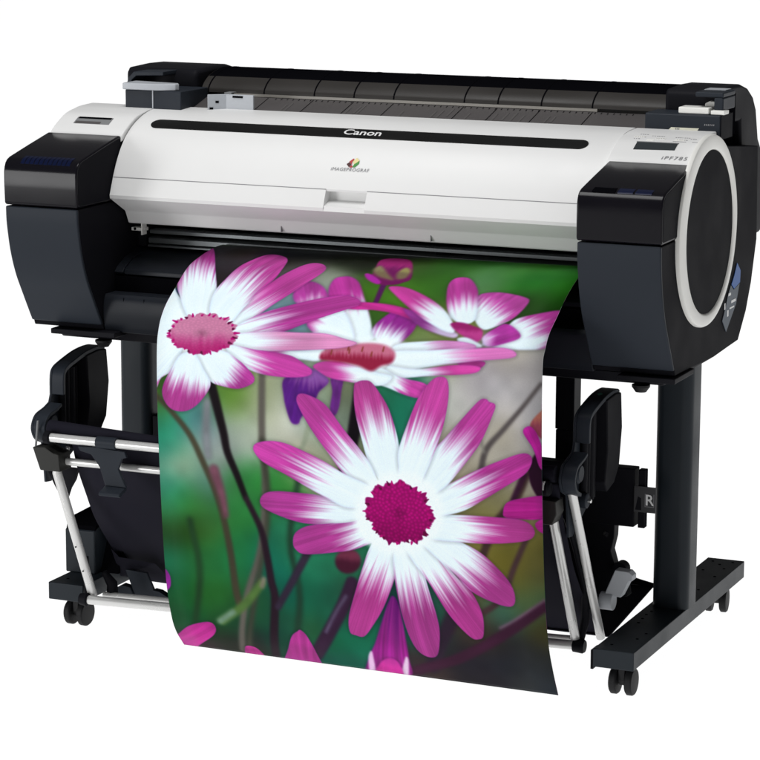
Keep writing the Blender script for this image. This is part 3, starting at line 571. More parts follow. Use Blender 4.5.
LOWF = catmull([(.104, .6600), (.097, .650), (.094, .625), (.097, .600), (.104, .586)], 5)
lf = MB().prism(LOWF+[(.45, .586), (.45, .6595)], -.4945, .4965).build('lower_front', 'shelf', printer, bevel=.0015)
MB().box(-.452, -.4511, .0965, .0985, .640, .655).build('panel_joint', 'deep', lf); MB().box(-.408, -.4073, .0965, .0985, .640, .655).build('panel_joint', 'deep', lf)
MB().prism([(.12, .5855), (.45, .5855), (.44, .563), (.14, .563)], -.612, .618).build('chassis_base', 'black', printer, bevel=.003)
for x in (-.517, .576):
    k = MB().lathe((x, .135, .563), 'z', [(0, .0165), (-.004, .0165), (-.010, .012), (-.013, .010)], 24).build('base_knob', 'rubber', printer)
w = MB(); w.box(-.60, -.46, .075, .16, .5790, .5895); w.build('base_plate', 'black', printer, bevel=.002)
w = MB(); w.box(.548, .655, .082, .20, .5780, .5880); w.build('base_plate', 'black', printer, bevel=.002)

# --- right side: round ring, disc, stickers
def ring_mesh(x0, x1, co, ro, ci, ri, n=96):
    mb = MB(); V = []
    def c(x, cc, rr, g=0): return [(x, cc[0]+(rr[0]+g)*math.cos(2*math.pi*k/n), cc[1]+(rr[1]+g)*math.sin(2*math.pi*k/n)) for k in range(n)]
    loops = [c(x0, co, ro), c(x1-.004, co, ro), c(x1-.001, co, ro, -.0015), c(x1, co, ro, -.004), c(x1, ci, ri, .005), c(x1-.0015, ci, ri, .002), c(x1-.005, ci, ri), c(x0, ci, ri)]
    for l in loops: V += l
    F = []
    for i in range(len(loops)):
        j = (i+1) % len(loops)
        for k in range(n): F.append((i*n+k, i*n+(k+1) % n, j*n+(k+1) % n, j*n+k))
    return mb.add(V, F)
ring_mesh(.6485, .6575, (.264, .8285), (.181, .1745), (.2745, .8255), (.1465, .1485)).build('side_ring', 'ring', printer)
w = MB(); n = 72; V = [(.6545, .2745+.1462*math.cos(2*math.pi*k/n), .8255+.1482*math.sin(2*math.pi*k/n)) for k in range(n)]
V += [(.6500, p[1], p[2]) for p in V]; w.add(V, [tuple(range(n)), tuple(range(2*n-1, n-1, -1))]+[(i, (i+1) % n, (i+1) % n+n, i+n) for i in range(n)])
disc = w.build('side_disc', 'side', printer)
MB().prism([(.474, .742), (.498, .724), (.496, .702), (.458, .695), (.440, .706), (.458, .722)], .6502, .6512).build('instruction_sticker', 'blue', printer)
s2 = MB().prism([(.436, .7045), (.455, .6935), (.494, .700), (.474, .664), (.412, .620), (.385, .645), (.405, .668), (.418, .688)], .6502, .6510).build('instruction_sticker', 'stick', printer)
w = MB()
for y, z, a, b in ((.420, .686, .016, .005), (.440, .670, .030, .005), (.430, .660, .030, .003), (.415, .648, .008, .012), (.395, .664, .006, .012)): w.box(.6511, .6514, y, y+a, z, z+b)
w.build('sticker_marks', 'print_white', s2)

# --- rear: housing, arched roll cover with ribs, tray, hoods
MB().box(-.612, .612, .352, .600, .600, .975).build('rear_housing', 'deep', printer, bevel=.004)
ARCH_PTS = [(.425, 1.0240), (.428, 1.0330), (.440, 1.0440), (.460, 1.0540), (.49, 1.0620), (.53, 1.0660), (.58, 1.060), (.63, 1.035), (.66, 1.000), (.675, .950), (.68, .86)]
ARCH = catmull(ARCH_PTS, 5); AP = Flip(ARCH)
AIN = [(.672, .86), (.665, .95), (.64, 1.0), (.60, 1.035), (.55, 1.05), (.49, 1.048), (.45, 1.035), (.435, 1.024)]
rc_ = MB().prism(ARCH+AIN, -.447, .545).build('roll_cover', 'arch', printer)
MB().prism([(.4245, 1.0185), (.4245, 1.0238), (.440, 1.0238), (.440, 1.0185)], -.375, .385).build('cover_lip', 'lip', rc_)
for x in (-.432, -.309, -.2, -.115, -.031, .116, .185, .273, .375):
    w = MB(); lay(w, AP, [(x-.0014, .001, .26), (x+.0014, .001, .26)], -.001, .0009, 26); w.build('cover_rib', 'deep', rc_)
w = MB(); lay(w, AP, [(-.446, .046, .27), (.544, .046, .27)], -.0008, .0004, 30); w.build('cover_upper_band', 'deep', rc_)
# tray behind the cover, leaning back
TR = [(.338, .9860), (.345, .9960), (.423, 1.0175), (.430, 1.0175), (.430, .98), (.345, .980)]
tr = MB().prism(TR, -.455, .5025).build('roll_tray', 'tray', printer, bevel=.001)
w = MB()
def tray_pt(x, t, h=.0006): return (x, .345+.078*t, .996+.0215*t+h)
for x in [-.28+.0125*i for i in range(60)]:
    q = [tray_pt(x, .88), tray_pt(x+.0016, .88), tray_pt(x+.0016, .97), tray_pt(x, .97)]; w.add(q, [(0, 1, 2, 3)])
for x in (-.298, -.200, -.114, -.030, .116, .185, .272, .376):
    q = [tray_pt(x, .02), tray_pt(x+.0015, .02), tray_pt(x+.0015, .97), tray_pt(x, .97)]; w.add(q, [(0, 1, 2, 3)])
w.build('tray_scale', 'deep', tr)
for x, a, b in ((-.245, .1, .6), (-.236, .1, .7), (-.108, .1, .6), (-.09, .2, .7), (-.083, .15, .8), (.005, .1, .5), (.07, .1, .6), (.083, .1, .7), (.10, .3, .8), (.14, .1, .6), (.195, .1, .6), (.215, .2, .7), (.232, .1, .75), (.25, .1, .6), (.30, .1, .6), (.312, .2, .6)):
    q = [tray_pt(x, a), tray_pt(x+.004, a), tray_pt(x+.004, b), tray_pt(x, b)]; MB().add(q, [(0, 1, 2, 3)]).build('tray_tab', 'traytab', tr)
HOOD = [(.415, 1.000), (.415, 1.060), (.425, 1.068), (.50, 1.0705), (.56, 1.069), (.609, 1.058), (.645, 1.040), (.669, 1.014), (.689, .956), (.715, .932), (.737, .911), (.743, .865), (.738, .785), (.725, .767), (.654, .764), (.60, .764), (.56, 1.00)]
hr = MB().prism(HOOD, .520, .625).build('roll_holder_hood', 'black', printer, bevel=.007, seg=4); hr['label'] = 'black hood at the right end of the roll cover'
hl = MB().prism(HOOD, -.612, -.452).build('roll_holder_hood', 'black', printer, bevel=.010, seg=4); hl['label'] = 'black hood at the left end of the roll cover'
# handle arms on the hoods
w = MB(); w.box(.594, .648, .362, .440, 1.0600, 1.0695); w.box(.630, .648, .362, .440, 1.036, 1.0600); w.build('hood_handle', 'slate', hr, bevel=.003)
MB().box(.600, .640, .40, .438, 1.0702, 1.0712).build('hood_label', 'grey', hr)
MB().box(.560, .640, .432, .470, .985, 1.060).build('hood_recess', 'deep', hr)
w = MB(); w.prism([(-.585, 1.030), (-.578, 1.052), (-.566, 1.064), (-.500, 1.066), (-.500, 1.058), (-.560, 1.056), (-.570, 1.048), (-.575, 1.030)], .362, .430, 'y'); w.build('hood_handle', 'slate', hl, bevel=.0015)
MB().box(-.575, -.470, .425, .44, .985, 1.056).build('hood_recess', 'deep', hl)
# left block with its grey lever
bl = MB().box(-.553, -.4300, .302, .420, .985, 1.034).build('holder_block', 'slate', printer, bevel=.002)
MB().box(-.4925, -.4905, .3005, .3025, .995, 1.034).build('block_edge', 'grey', bl)
w = MB(); w.prism([(-.556, .296), (-.480, .296), (-.447, .312), (-.444, .322), (-.452, .335), (-.556, .352)], 1.0345, 1.0475, 'z'); w.build('release_lever', 'grey', printer, bevel=.002)['label'] = 'light grey lever at the left roll holder'
# right deck with sticker, two white levers
dk = MB().prism([(.345, .990), (.345, 1.0275), (.350, 1.0295), (.42, 1.0295), (.42, .990)], .5045, .6480).build('lever_deck', 'slate', printer, bevel=.0025)
MB().prism([(.346, .985), (.346, 1.027), (.350, 1.029), (.419, 1.029), (.419, .985)], .6482, .6500).build('deck_end', 'side', dk)
MB().add([(.5400, .3442, .990), (.5985, .3442, .990), (.6085, .3442, 1.0045), (.5555, .3442, 1.0045)], [(0, 1, 2, 3)]).build('caution_sticker', 'pale', dk)
for x0, z0, n, dx in ((.618, 1.010, 6, .0034), (.606, .997, 9, .0036), (.563, 1.0005, 3, .003)):
    w = MB()
    for i in range(n): w.add([(x0+i*dx, .3440, z0), (x0+i*dx+.0018, .3440, z0), (x0+i*dx+.0024, .3440, z0+.003), (x0+i*dx+.0006, .3440, z0+.003)], [(0, 1, 2, 3)])
    w.build('deck_markings', 'print_grey', dk)
w = MB(); w.box(.5660, .6240, .352, .392, 1.0300, 1.0415); w.prism([(.604, 1.030), (.604, 1.046), (.612, 1.050), (.636, 1.050), (.636, 1.036), (.626, 1.030)], .392, .412, 'y')
w.build('release_lever', 'ring', printer, bevel=.002)['label'] = 'white lever on the right deck'
MB().box(.6280, .6540, .350, .380, 1.0300, 1.0375).build('lever_tab', 'ring', printer, bevel=.0015)
# roll guide seen through the opening on the left
w = MB(); w.prism([(-.3810, .320), (-.3520, .344), (-.2935, .344), (-.2935, .349), (-.354, .349), (-.383, .325)], .985, 1.0290, 'z')
g = w.build('roll_guide', 'grey', printer, bevel=.001)
MB().box(-.3380, -.3160, .3430, .3445, 1.0225, 1.0265).build('guide_slot', 'deep', g)
MB().box(-.360, -.345, .352, .375, 1.0290, 1.0315).build('guide_rim', 'midgrey', g)
w = MB(); q = lambda t, z: (-.3810+.029*t+.0004, .320+.024*t-.0006, z)
w.add([q(.1, .998), q(.3, .998), q(.3, 1.004), q(.1, 1.004)], [(0, 1, 2, 3)]); w.add([q(.42, 1.012), q(.6, 1.012), q(.6, 1.0165), q(.42, 1.0165)], [(0, 1, 2, 3)])
w.build('guide_hole', 'deep', g)

# ------------------------------------------------------------------ stand
stand = thing('printer_stand', 'dark slate T-leg steel stand on four twin-wheel castors under the wide-format printer', 'stand', (0, .40, FLOOR_Z))
def post(x, lab):
    P = [(x+sx*(.0355-.020)+.020*math.cos(a+i*math.pi/16), .391+sy*(.039-.020)+.020*math.sin(a+i*math.pi/16)) for sx, sy, a in ((1, 1, 0), (-1, 1, math.pi/2), (-1, -1, math.pi), (1, -1, 1.5*math.pi)) for i in range(9)]
    o = MB().prism(P, .0906, .5628, 'z').build('post', 'stand', stand); o['label'] = lab
    return o
post(.570, 'right upright post'); post(-.570, 'left upright post')
def foot(x, lab):
    w = MB(); w.box(x-.0385, x+.0385, .046, .762, .0560, .0905); f = w.build('foot', 'stand', stand, bevel=.0018); f['label'] = lab
    h = None
    for dx, y in ((-.015, .082), (.016, .135), (.020, .175), (-.016, .240), (-.018, .270), (-.020, .300), (-.018, .325), (.018, .470), (.018, .51), (-.018, .56), (.018, .62), (-.018, .66), (.018, .685), (.0, .715), (-.02, .735), (.02, .74)):
        if h is None: h = MB().lathe((x+dx, y, .0906), 'z', [(0, .0028), (.0004, .0028)], 12).build('screw_hole', 'deep', f); b0 = (dx, y)
        else: c_ = copy_child(h, f); c_.location = (dx-b0[0], y-b0[1], 0)
    return f
f1 = foot(.5640, 'right foot bar'); f2 = foot(-.5600, 'left foot bar')
MB().box(.5195, .5250, .050, .085, .050, .086).build('foot_end_block', 'black', f1, bevel=.001)
# one castor, then copies
def make_castor(loc, lab):
    c = MB(); c.lathe((0, 0, 0), 'z', [(.066, .006), (.034, .006)], 14)
    c.prism([(-.012, .050), (.010, .052), (.016, .040), (.012, .022), (-.004, .018), (-.014, .030)], -.0065, .0065)
    o = c.build('castor', 'rubber', stand, bevel=.0015, origin=(0, 0, 0)); o.location = Vector(loc)-Vector(stand['_o']); o['label'] = lab
    o['_o'] = (0, 0, 0)
    ws = []
    for s in (-1, 1):
        m_ = MB(); m_.lathe((s*.0075 if s > 0 else -.0225, 0, .026), 'x', [(0, .016), (.0005, .0225), (.003, .0255), (.012, .0255), (.0145, .0235), (.015, .017)], 40)
        wv = m_.build('wheel', 'rubber', o); ws.append(wv)
        hb = MB().lathe(((.0226 if s > 0 else -.0229), 0, .026), 'x', [(0, .009), (.0003, .009)], 20).build('wheel_cap', 'black', o) if False else None
    stem_ = MB().lathe((0, 0, 0), 'z', [(.063, .0105), (.0545, .0105)], 18).build('stem_collar', 'chrome', o)
    return o
def copy_castor(src, loc, lab, rz):
    c = copy_child(src, stand); c.location = Vector(loc)-Vector(stand['_o']); c.rotation_euler = (0, 0, rz); c['label'] = lab
    for k in list(src.children): copy_child(k, c)
    return c
cz = FLOOR_Z
ca = make_castor((.5645, .106, cz), 'front castor of the right foot')
copy_castor(ca, (.5600, .716, cz), 'rear castor of the right foot', math.radians(6))
copy_castor(ca, (-.5650, .106, cz), 'front castor of the left foot', math.radians(-3))
copy_castor(ca, (-.5600, .716, cz), 'rear castor of the left foot', math.radians(12))
bm_ = MB().prism([(-.534, .365), (-.534, .395), (.05, .395), (.05, .330), (.515, .330), (.515, .300), (.02, .300), (.02, .365)], .2560, .3680, 'z').build('cross_beam', 'black', stand, bevel=.002)
w = MB(); w.box(.5225, .5360, .300, .316, .2560, .3680); w.build('beam_bracket', 'black', stand, bevel=.0015)
lb = MB().box(.5165, .5580, .2945, .2972, .2880, .3370).build('beam_label', 'beamlab', stand)
letters('R', .0290, lambda u, v: (.5465+u, .2942, .3025+v), offset=.0004).build('label_letter', 'print_white', lb)
w = MB()
for a in ((.5375, .5555, .2990, .3000), (.5375, .5385, .3000, .3240), (.5545, .5555, .3000, .3240)): w.box(a[0], a[1], .2940, .2944, a[2], a[3])
w.build('label_frame', 'print_grey', lb)
w = MB(); w.add([(.519, .2943, .292), (.531, .2943, .292), (.530, .2943, .315), (.524, .2943, .318)], [(0, 1, 2, 3)]); w.build('label_triangle', 'black', lb)
MB().box(.3300, .3680, .372, .412, .4150, .5650).build('centre_support', 'black', stand, bevel=.002)
MB().box(.3310, .3670, .373, .411, .3000, .4140).build('centre_support', 'black', stand, bevel=.002)
MB().tube([(.30, .462, .102), (.528, .462, .102)], .004, 10).build('tie_rod', 'black', stand)
# power box on the left foot
w = MB(); w.prism([(.128, .0908), (.128, .178), (.150, .186), (.33, .200), (.33, .0908)], -.6060, -.5400); bx_ = w.build('power_box', 'stand', stand, bevel=.003)
MB().prism([(.1310, .1795), (.150, .1868), (.33, .2008), (.33, .206), (.16, .199), (.133, .187)], -.6040, -.5400).build('box_top', 'deep', bx_)
MB().prism([(.15, .0915), (.30, .0915), (.33, .12), (.33, .199), (.20, .193)], -.5395, -.500).build('box_side', 'deep', bx_)

# ------------------------------------------------------------------ catch basket hung on the stand
basket = thing('print_catch_basket', 'navy fabric catch basket with white tube frame, hung behind the long flower print', 'catch basket', (0, .15, FLOOR_Z))
TOPARC = catmull([(.066, .461), (.0675, .498), (.078, .513), (.107, .522), (.159, .5325), (.205, .5350), (.232, .5310), (.240, .514)], 4)
LOBE = catmull([(.029, .372), (.004, .384), (-.008, .404), (-.004, .420), (.010, .433), (.040, .440), (.060, .447)], 4)
PLATE = LOBE+TOPARC+[(.247, .459), (.235, .400), (.190, .352), (.125, .322), (.060, .290), (.040, .292), (.036, .330)]
def side_plate(x, lab):
    w = MB().prism(PLATE, x, x+.005); p = w.build('side_plate', 'slate', basket, bevel=.001); p['label'] = lab
    r = MB()
    def band(P, t):
        P = np.array(P); T = np.gradient(P, axis=0); T /= np.hypot(*T.T)[:, None]+1e-9; Nn = np.c_[T[:, 1], -T[:, 0]]
        return [tuple(q) for q in P]+[tuple(q) for q in (P+Nn*t)[::-1]]
    r.prism(band(TOPARC[:-3], .009), x+.005, x+.0310); r.prism(band(LOBE, .007), x+.005, x+.0310)
    r.build('plate_rim', 'slate', p, bevel=.0018)
    c = MB().prism([(.155, .525), (.205, .5285), (.236, .5255), (.2450, .459), (.232, .390), (.205, .362), (.165, .352), (.150, .372), (.163, .430)], x+.005, x+.0340)
    c.build('gear_cover', 'black', p, bevel=.003)
    for y, rr in ((.095, .007), (.112, .006), (.130, .008), (.146, .005)): MB().tube([(x+.012, y, .505), (x+.012, y, .345)], rr, 12).build('guide_post', 'black', p)
    MB().lathe((x+.005, .033, .413), 'x', [(0, .018), (.020, .018), (.024, .014)], 24).build('pivot_knob', 'slate', p)
    k = MB(); k.lathe((x+.005, .085, .352), 'x', [(0, .014), (.018, .014), (.020, .011)], 20)
    k.build('pivot_knob', 'slate', p)
    MB().lathe((x+.029, .085, .352), 'x', [(-.005, .0042), (.001, .0042), (.002, .003)], 14).build('bolt', 'chrome', p)
    return p
side_plate(-.600, 'left side plate'); side_plate(.4730, 'right side plate')
w = MB(); w.add([(.486, .155, .5333), (.492, .150, .5325), (.497, .157, .5335), (.494, .163, .5342), (.489, .166, .5345)], [(0, 1, 2, 3, 4)])
for i, p in enumerate(w.v): w.v[i] = (p[0], p[1], p[2]+.0012)
w.build('teal_mark', 'teal', basket)
# rods
MB().tube([(-.562, 0, .411), (-.45, 0, .405), (-.325, 0, .399), (-.1, 0, .396), (.15, 0, .400), (.35, 0, .410), (.466, 0, .416)], .0150, 20).build('fabric_roll', 'fabric', basket)
MB().tube([(-.545, -.030, .3985), (.455, -.030, .4000)], .0085, 20).build('upper_rod', 'tube', basket)
MB().lathe((-.5545, -.030, .3985), 'x', [(0, .0125), (.010, .0125), (.012, .010)], 20).build('rod_socket', 'black', basket)
MB().lathe((.4430, -.020, .3930), 'x', [(0, .0140), (.016, .0140), (.020, .011)], 24).build('rod_socket', 'black', basket)
MB().lathe((.4425, -.030, .3960), 'x', [(-.002, .0080), (.001, .0080)], 20).build('rod_end', 'chrome', basket)
MB().tube([(-.548, .010, .3450), (.445, .010, .3470)], .0072, 18).build('lower_rod', 'tube', basket)
MB().tube([(-.5480, .004, .345), (-.5470, -.002, .325), (-.4990, .046, .0720)], .0090, 18).build('leg_rod', 'tube', basket)['label'] = 'left leg tube'
MB().tube([(.4520, .000, .362), (.4520, .022, .337), (.4540, .160, .062)], .0088, 18).build('leg_rod', 'tube', basket)['label'] = 'inner right leg tube'
MB().tube([(.4870, .010, .405), (.4870, .030, .372), (.4880, .200, .066)], .0084, 18).build('leg_rod', 'tube', basket)['label'] = 'outer right leg tube'
MB().tube([(-.5010, .030, .0690), (.4520, .150, .0600)], .0088, 18).build('floor_rod', 'tube', basket)['label'] = 'front floor tube'
MB().tube([(-.4920, .075, .0690), (.4320, .200, .0560)], .0065, 18).build('floor_rod', 'tube', basket)['label'] = 'rear floor tube'
MB().lathe((.4520, .152, .0590), 'x', [(0, .012), (.018, .0135), (.022, .011)], 24).build('rod_cap', 'black', basket)
MB().lathe((-.518, .030, .0690), 'x', [(0, .011), (.016, .0135), (.018, .011)], 24).build('rod_cap', 'black', basket)
def screws(p0, p1, ts, nm):
    w = MB()
    for t in ts:
        c = [p0[i]+(p1[i]-p0[i])*t for i in range(3)]; w.lathe((c[0], c[1]-.0092, c[2]), 'y', [(0, .0016), (.002, .0016)], 8)
    w.build(nm, 'deep', basket)
screws((.452, .022, .337), (.454, .160, .062), (.62, .86), 'rod_screws'); screws((.487, .03, .372), (.488, .2, .066), (.16, .32), 'rod_screws'); screws((-.547, -.02, .349), (-.497, .043, .072), (.62, .8), 'rod_screws')
# joint blocks
w = MB(); w.prism([(-.590, .3740), (-.5640, .3760), (-.5440, .3660), (-.5330, .3640), (-.5300, .3300), (-.5740, .3300)], -.020, .025, 'y'); w.build('joint_block', 'olive', basket, bevel=.002)
w = MB(); w.prism([(.4280, .3720), (.4700, .3690), (.4720, .3450), (.4640, .3250), (.4280, .3250)], -.012, .028, 'y'); w.build('joint_block', 'olive', basket, bevel=.002)
MB().tube([(-.580, -.014, .425), (-.586, -.014, .372)], .0022, 8).build('wire_clip', 'midgrey', basket)
# dark struts beside the tubes
w = MB()
w.tube([(.462, .070, .322), (.470, .100, .260), (.474, .150, .170), (.468, .170, .110), (.462, .160, .062)], [.006, .006, .008, .009, .006], 10)
w.build('strut', 'black', basket)
w = MB(); w.tube([(-.5905, .028, .340), (-.5850, .060, .285), (-.582, .075, .262)], .0040, 10); 
MB().prism([(-.5740, .325), (-.525, .325), (-.532, .302), (-.543, .284), (-.551, .262)], .040, .048, 'y').build('joint_web', 'black', basket)
w.build('strut', 'black', basket)
MB().tube([(-.512, .048, .150), (-.516, .050, .100), (-.512, .052, .070)], [.003, .006, .007], 10).build('strut', 'black', basket)
MB().tube([(-.490, .075, .115), (-.478, .085, .090), (-.478, .085, .068)], [.006, .011, .012], 12).build('strut', 'black', basket)
w = MB(); w.prism([(.350, .300), (.478, .300), (.476, .232), (.470, .205), (.482, .165), (.500, .150), (.505, .120), (.350, .110)], .302, .330, 'y')
lk = w.build('link_bracket', 'black', basket, bevel=.002)
MB().lathe((.4605, .300, .2370), 'y', [(0, .0055), (.002, .0055)], 16).build('bolt', 'chrome', lk)
w = MB(); w.lathe((.490, .300, .172), 'y', [(-.004, .014), (.02, .014)], 20); w.build('link_knob', 'black', lk)
# fabric sling
def sling(name, x0, x1, P, drift=0.0):
    C = catmull(P, 8); nx = 24; V = []; F = []
    for j in range(nx+1):
        u = j/nx; x = x0+(x1-x0)*u; sag = math.sin(math.pi*u)
        for i, (y, z) in enumerate(C):
            t = i/(len(C)-1); V.append((x, y+.010*sag*math.sin(math.pi*t)+.0012*math.sin(u*17+t*5), z-.004*sag*t+.0012*math.sin(u*23+t*9)))
    m_ = len(C)
    for j in range(nx):
        for i in range(m_-1): F.append((j*m_+i, (j+1)*m_+i, (j+1)*m_+i+1, j*m_+i+1))
    o = MB().add(V, F).build(name, 'fabric', basket, angle=60)
    s_ = o.modifiers.new('thickness', 'SOLIDIFY'); s_.thickness = .0015
    return o
sling('fabric_sling', -.520, .4700, [(.006, .398), (.016, .365), (.030, .328), (.062, .272), (.098, .215), (.160, .145), (.215, .090), (.240, .060)])
w = MB(); w.add([(-.32, .237, .060), (.4930, .232, .0600), (.4930, .234, .0575), (-.32, .237, .057), (-.32, .455, .100), (.5060, .455, .1020), (.5060, .455, .099), (-.32, .455, .097)], [(0, 1, 5, 4), (3, 7, 6, 2), (0, 3, 2, 1), (1, 2, 6, 5), (5, 6, 7, 4), (4, 7, 3, 0)])
w.build('fabric_floor', 'fabric', basket)
w = MB(); w.add([(-.500, .155, .125), (-.42, .155, .120), (-.42, .225, .068), (-.500, .160, .085), (-.520, .158, .14)], [(0, 1, 2, 3, 4)]); w.build('fabric_corner', 'fabric', basket)
MB().tube([(.415, .456, .108), (.45, .456, .113), (.4800, .456, .108), (.507, .456, .104)], [.009, .008, .006, .005], 12).build('rear_hem', 'black', basket)
# hanging hooks on the upper rod
def hook(x):
    w = MB(); w.lathe((x-.021, -.030, .399), 'x', [(0, .0115), (.042, .0115)], 20)
    h = w.build('hook_clip', 'slate', basket, bevel=.001)
    a = MB(); a.prism([(x-.030+.010, .390), (x+.040, .386), (x+.040-.012+.016, .375), (x+.034, .372), (x+.026, .352), (x+.052-.01, .317), (x-.008+.006, .317), (x-.014, .352), (x-.032, .375), (x-.056, .380), (x-.060, .388)], -.0360, -.0290, 'y')
    a.build('hook_arm', 'slate', h, bevel=.0015)
    b = MB(); b.prism([(-.029, .3165), (-.036, .3165), (-.058, .309), (-.060, .304), (-.055, .3015), (-.034, .3085), (-.029, .309)], x-.004, x+.040); b.build('hook_lip', 'slate', h, bevel=.001)
    return h
hook(-.4215)
# lower clip joining fabric and floor tube
w = MB(); w.prism([(-.482, .104), (-.434, .102), (-.412, .056), (-.462, .054)], .146, .152, 'y'); w.prism([(-.500, .066), (-.488, .073), (-.470, .070), (-.462, .054), (-.492, .050), (-.501, .056)], .142, .160, 'y')
w.prism([(-.420, .070), (-.405, .068), (-.365, .048), (-.35, .036), (-.412, .048)], .142, .160, 'y'); w.build('lower_clip', 'slate', basket, bevel=.0015)
# grey clip at the right
w = MB(); w.prism([(.517, .2010), (.544, .1995), (.5510, .193), (.5510, .183), (.5440, .181), (.5290, .1490), (.4970, .1520)], .188, .212, 'y')
gc = w.build('sensor_clip', 'grey', basket, bevel=.002)
w = MB(); w.lathe((.4880, .195, .1390), 'x', [(0, .0155), (.0015, .0170), (.0250, .0170), (.0265, .0155)], 32); w.build('clip_barrel', 'grey', gc, bevel=.001)

# ------------------------------------------------------------------ the print
def resample(P, n):
    C = np.array(catmull(P, 10)); L = np.r_[0, np.cumsum(np.hypot(*np.diff(C, axis=0).T))]; s = np.linspace(0, L[-1], n+1)
    return np.c_[np.interp(s, L, C[:, 0]), np.interp(s, L, C[:, 1])]
EDGE_L = [(0.262, 0.745), (0.225, 0.750), (0.184, 0.748), (0.133, 0.74), (0.081, 0.726), (0.027, 0.693), (-0.014, 0.664), (-0.038, 0.629), (-0.047, 0.578), (-0.045, 0.441), (-0.034, 0.278), (-0.019, 0.144), (0.000, 0.071), (0.020, 0.032), (0.053, -0.004)]
EDGE_R = [(0.262, 0.745), (0.20, 0.760), (0.15, 0.762), (0.112, 0.756), (0.076, 0.744), (0.033, 0.724), (-0.012, 0.697), (-0.045, 0.677), (-0.066, 0.652), (-0.078, 0.618), (-0.075, 0.475), (-0.059, 0.294), (-0.042, 0.181), (-0.022, 0.105), (0.004, 0.050), (0.034, -0.002)]
NR, NC = 140, 16
A_, B_ = resample(EDGE_L, NR), resample(EDGE_R, NR)
V = []; F = []; UV = []
for i in range(NR+1):
    for j in range(NC+1):
        u = j/NC; p = A_[i]*(1-u)+B_[i]*u; V.append((-.305+.770*u, p[0], max(p[1], FLOOR_Z+.001)))
for i in range(NR):
    for j in range(NC): F.append((i*(NC+1)+j, (i+1)*(NC+1)+j, (i+1)*(NC+1)+j+1, i*(NC+1)+j+1))
me = bpy.data.meshes.new('flower_print'); o0 = Vector((.08, 0, FLOOR_Z)); me.from_pydata([tuple(Vector(p)-o0) for p in V], [], F)
uvl = me.uv_layers.new(name='UVMap')
for poly in me.polygons:
    for li in poly.loop_indices:
        k = me.loops[li].vertex_index; i, j = divmod(k, NC+1); uvl.data[li].uv = (j/NC, 1-i/NR)
me.shade_smooth()
prt = bpy.data.objects.new('flower_print', me); COL.objects.link(prt); prt.location = o0
prt['label'] = 'long glossy print of magenta and white daisies hanging out of the printer'; prt['category'] = 'poster'
so = prt.modifiers.new('thickness', 'SOLIDIFY'); so.thickness = .0006; so.offset = -1
pix = paint_print(1.5)
im = bpy.data.images.new('flower_print_pixels', pix.shape[1], pix.shape[0]); buf = np.ones((pix.shape[0], pix.shape[1], 4), np.float32)
buf[..., :3] = pix[::-1]; im.pixels.foreach_set(buf.ravel()); im.update(); im.pack()
pm = mat('glossy_photo_paper', (.5, .5, .5), .42, spec=.045, bump=.03, scale=1200); nt = pm.node_tree
ti = nt.nodes.new('ShaderNodeTexImage'); ti.image = im; ti.interpolation = 'Cubic'
for l in list(nt.links):
    if l.to_socket.name == 'Base Color': nt.links.remove(l)
nt.links.new(ti.outputs['Color'], nt.nodes['Principled BSDF'].inputs['Base Color'])
me.materials.append(pm)

# ------------------------------------------------------------------ white floor: translucent sheet with added backlight from below, washing out the shadows
fm = bpy.data.materials.new('backlit_white_floor'); fm.use_nodes = True; nt = fm.node_tree; nt.nodes.clear()
out = nt.nodes.new('ShaderNodeOutputMaterial'); mx = nt.nodes.new('ShaderNodeMixShader'); df = nt.nodes.new('ShaderNodeBsdfDiffuse'); tl = nt.nodes.new('ShaderNodeBsdfTranslucent')
ns = nt.nodes.new('ShaderNodeTexNoise'); ns.inputs['Scale'].default_value = 2; rp = nt.nodes.new('ShaderNodeMapRange'); rp.inputs['To Min'].default_value = .93; rp.inputs['To Max'].default_value = .95
nt.links.new(ns.outputs['Fac'], rp.inputs['Value']); nt.links.new(rp.outputs['Result'], df.inputs['Color'])
tl.inputs['Color'].default_value = (.97, .97, .97, 1); mx.inputs['Fac'].default_value = .75
nt.links.new(df.outputs[0], mx.inputs[1]); nt.links.new(tl.outputs[0], mx.inputs[2]); nt.links.new(mx.outputs[0], out.inputs['Surface'])
me = bpy.data.meshes.new('floor'); R_ = 30; me.from_pydata([(-R_, -R_, FLOOR_Z-.0005), (R_, -R_, FLOOR_Z-.0005), (R_, R_, FLOOR_Z-.0005), (-R_, R_, FLOOR_Z-.0005)], [], [(0, 1, 2, 3)])
me.materials.append(fm); fl = bpy.data.objects.new('floor', me); COL.objects.link(fl); fl['kind'] = 'structure'

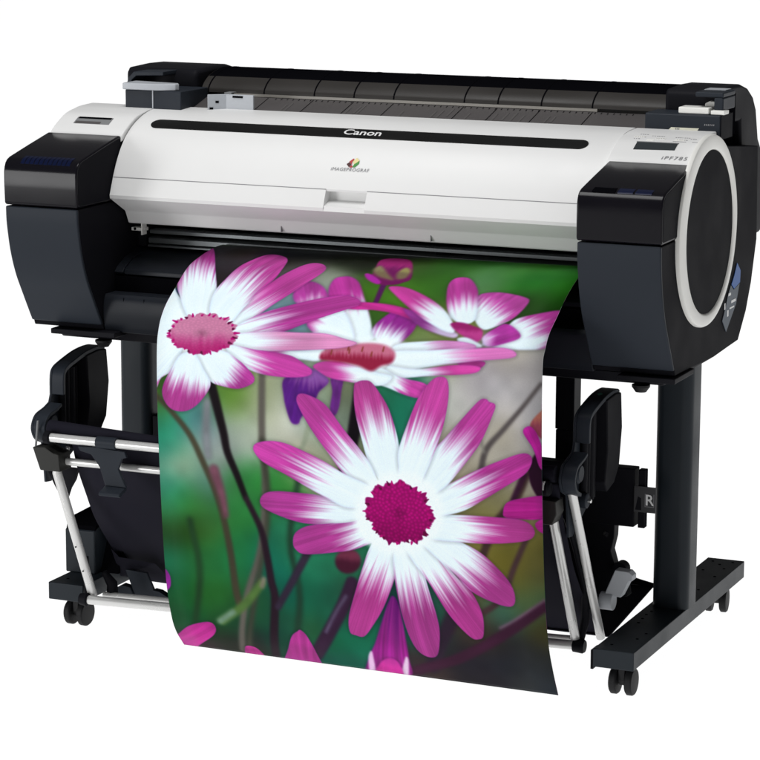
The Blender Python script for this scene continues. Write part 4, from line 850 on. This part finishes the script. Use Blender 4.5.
# ------------------------------------------------------------------ light
wd = bpy.data.worlds.new('World'); SC.world = wd; wd.use_nodes = True; nt = wd.node_tree; bg = nt.nodes['Background']
tc = nt.nodes.new('ShaderNodeTexCoord'); sp = nt.nodes.new('ShaderNodeSeparateXYZ'); nt.links.new(tc.outputs['Generated'], sp.inputs[0])
mr = nt.nodes.new('ShaderNodeMapRange'); mr.interpolation_type = 'SMOOTHSTEP'; mr.inputs['From Min'].default_value = -.03; mr.inputs['From Max'].default_value = .04
mr.inputs['To Min'].default_value = WORLD_BELOW; mr.inputs['To Max'].default_value = WORLD_ABOVE
nt.links.new(sp.outputs['Z'], mr.inputs['Value']); nt.links.new(mr.outputs['Result'], bg.inputs['Strength']); bg.inputs['Color'].default_value = (1, 1, 1, 1)
def area(name, loc, target, size, power, sy=None):
    l = bpy.data.lights.new(name, 'AREA'); l.energy = power; l.size = size; l.shape = 'RECTANGLE'; l.size_y = sy or size
    o = bpy.data.objects.new(name, l); COL.objects.link(o); o.location = loc
    o.rotation_euler = (Vector(target)-Vector(loc)).to_track_quat('-Z', 'Y').to_euler(); return o
for L_ in LIGHTS: area(*L_)

# ------------------------------------------------------------------ camera
cam = bpy.data.cameras.new('camera'); cam.sensor_width = 36; cam.lens = 2803.29/760*36; cam.clip_end = 200; cam.clip_start = .1
co = bpy.data.objects.new('camera', cam); COL.objects.link(co)
yaw, pitch, roll = .4046, -.1908, .0047
fw = Vector((-math.sin(yaw)*math.cos(pitch), math.cos(yaw)*math.cos(pitch), math.sin(pitch))); r0 = fw.cross(Vector((0, 0, 1))).normalized(); u0 = r0.cross(fw)
r1 = r0*math.cos(roll)+u0*math.sin(roll); u1 = -r0*math.sin(roll)+u0*math.cos(roll)
m3 = Matrix((r1, u1, -fw)).transposed().to_4x4(); m3.translation = Vector((2.0867, -4.5806, 1.5211)); co.matrix_world = m3
SC.camera = co
for o in list(SC.objects):
    if '_o' in o: del o['_o']
vs = SC.view_settings; vs.view_transform = 'Standard'; vs.look = 'None'; vs.gamma = 1; vs.exposure = 0
SC.cycles.max_bounces = 8; SC.cycles.diffuse_bounces = 4; SC.cycles.use_denoising = True
SC.render.resolution_x = SC.render.resolution_y = 1024
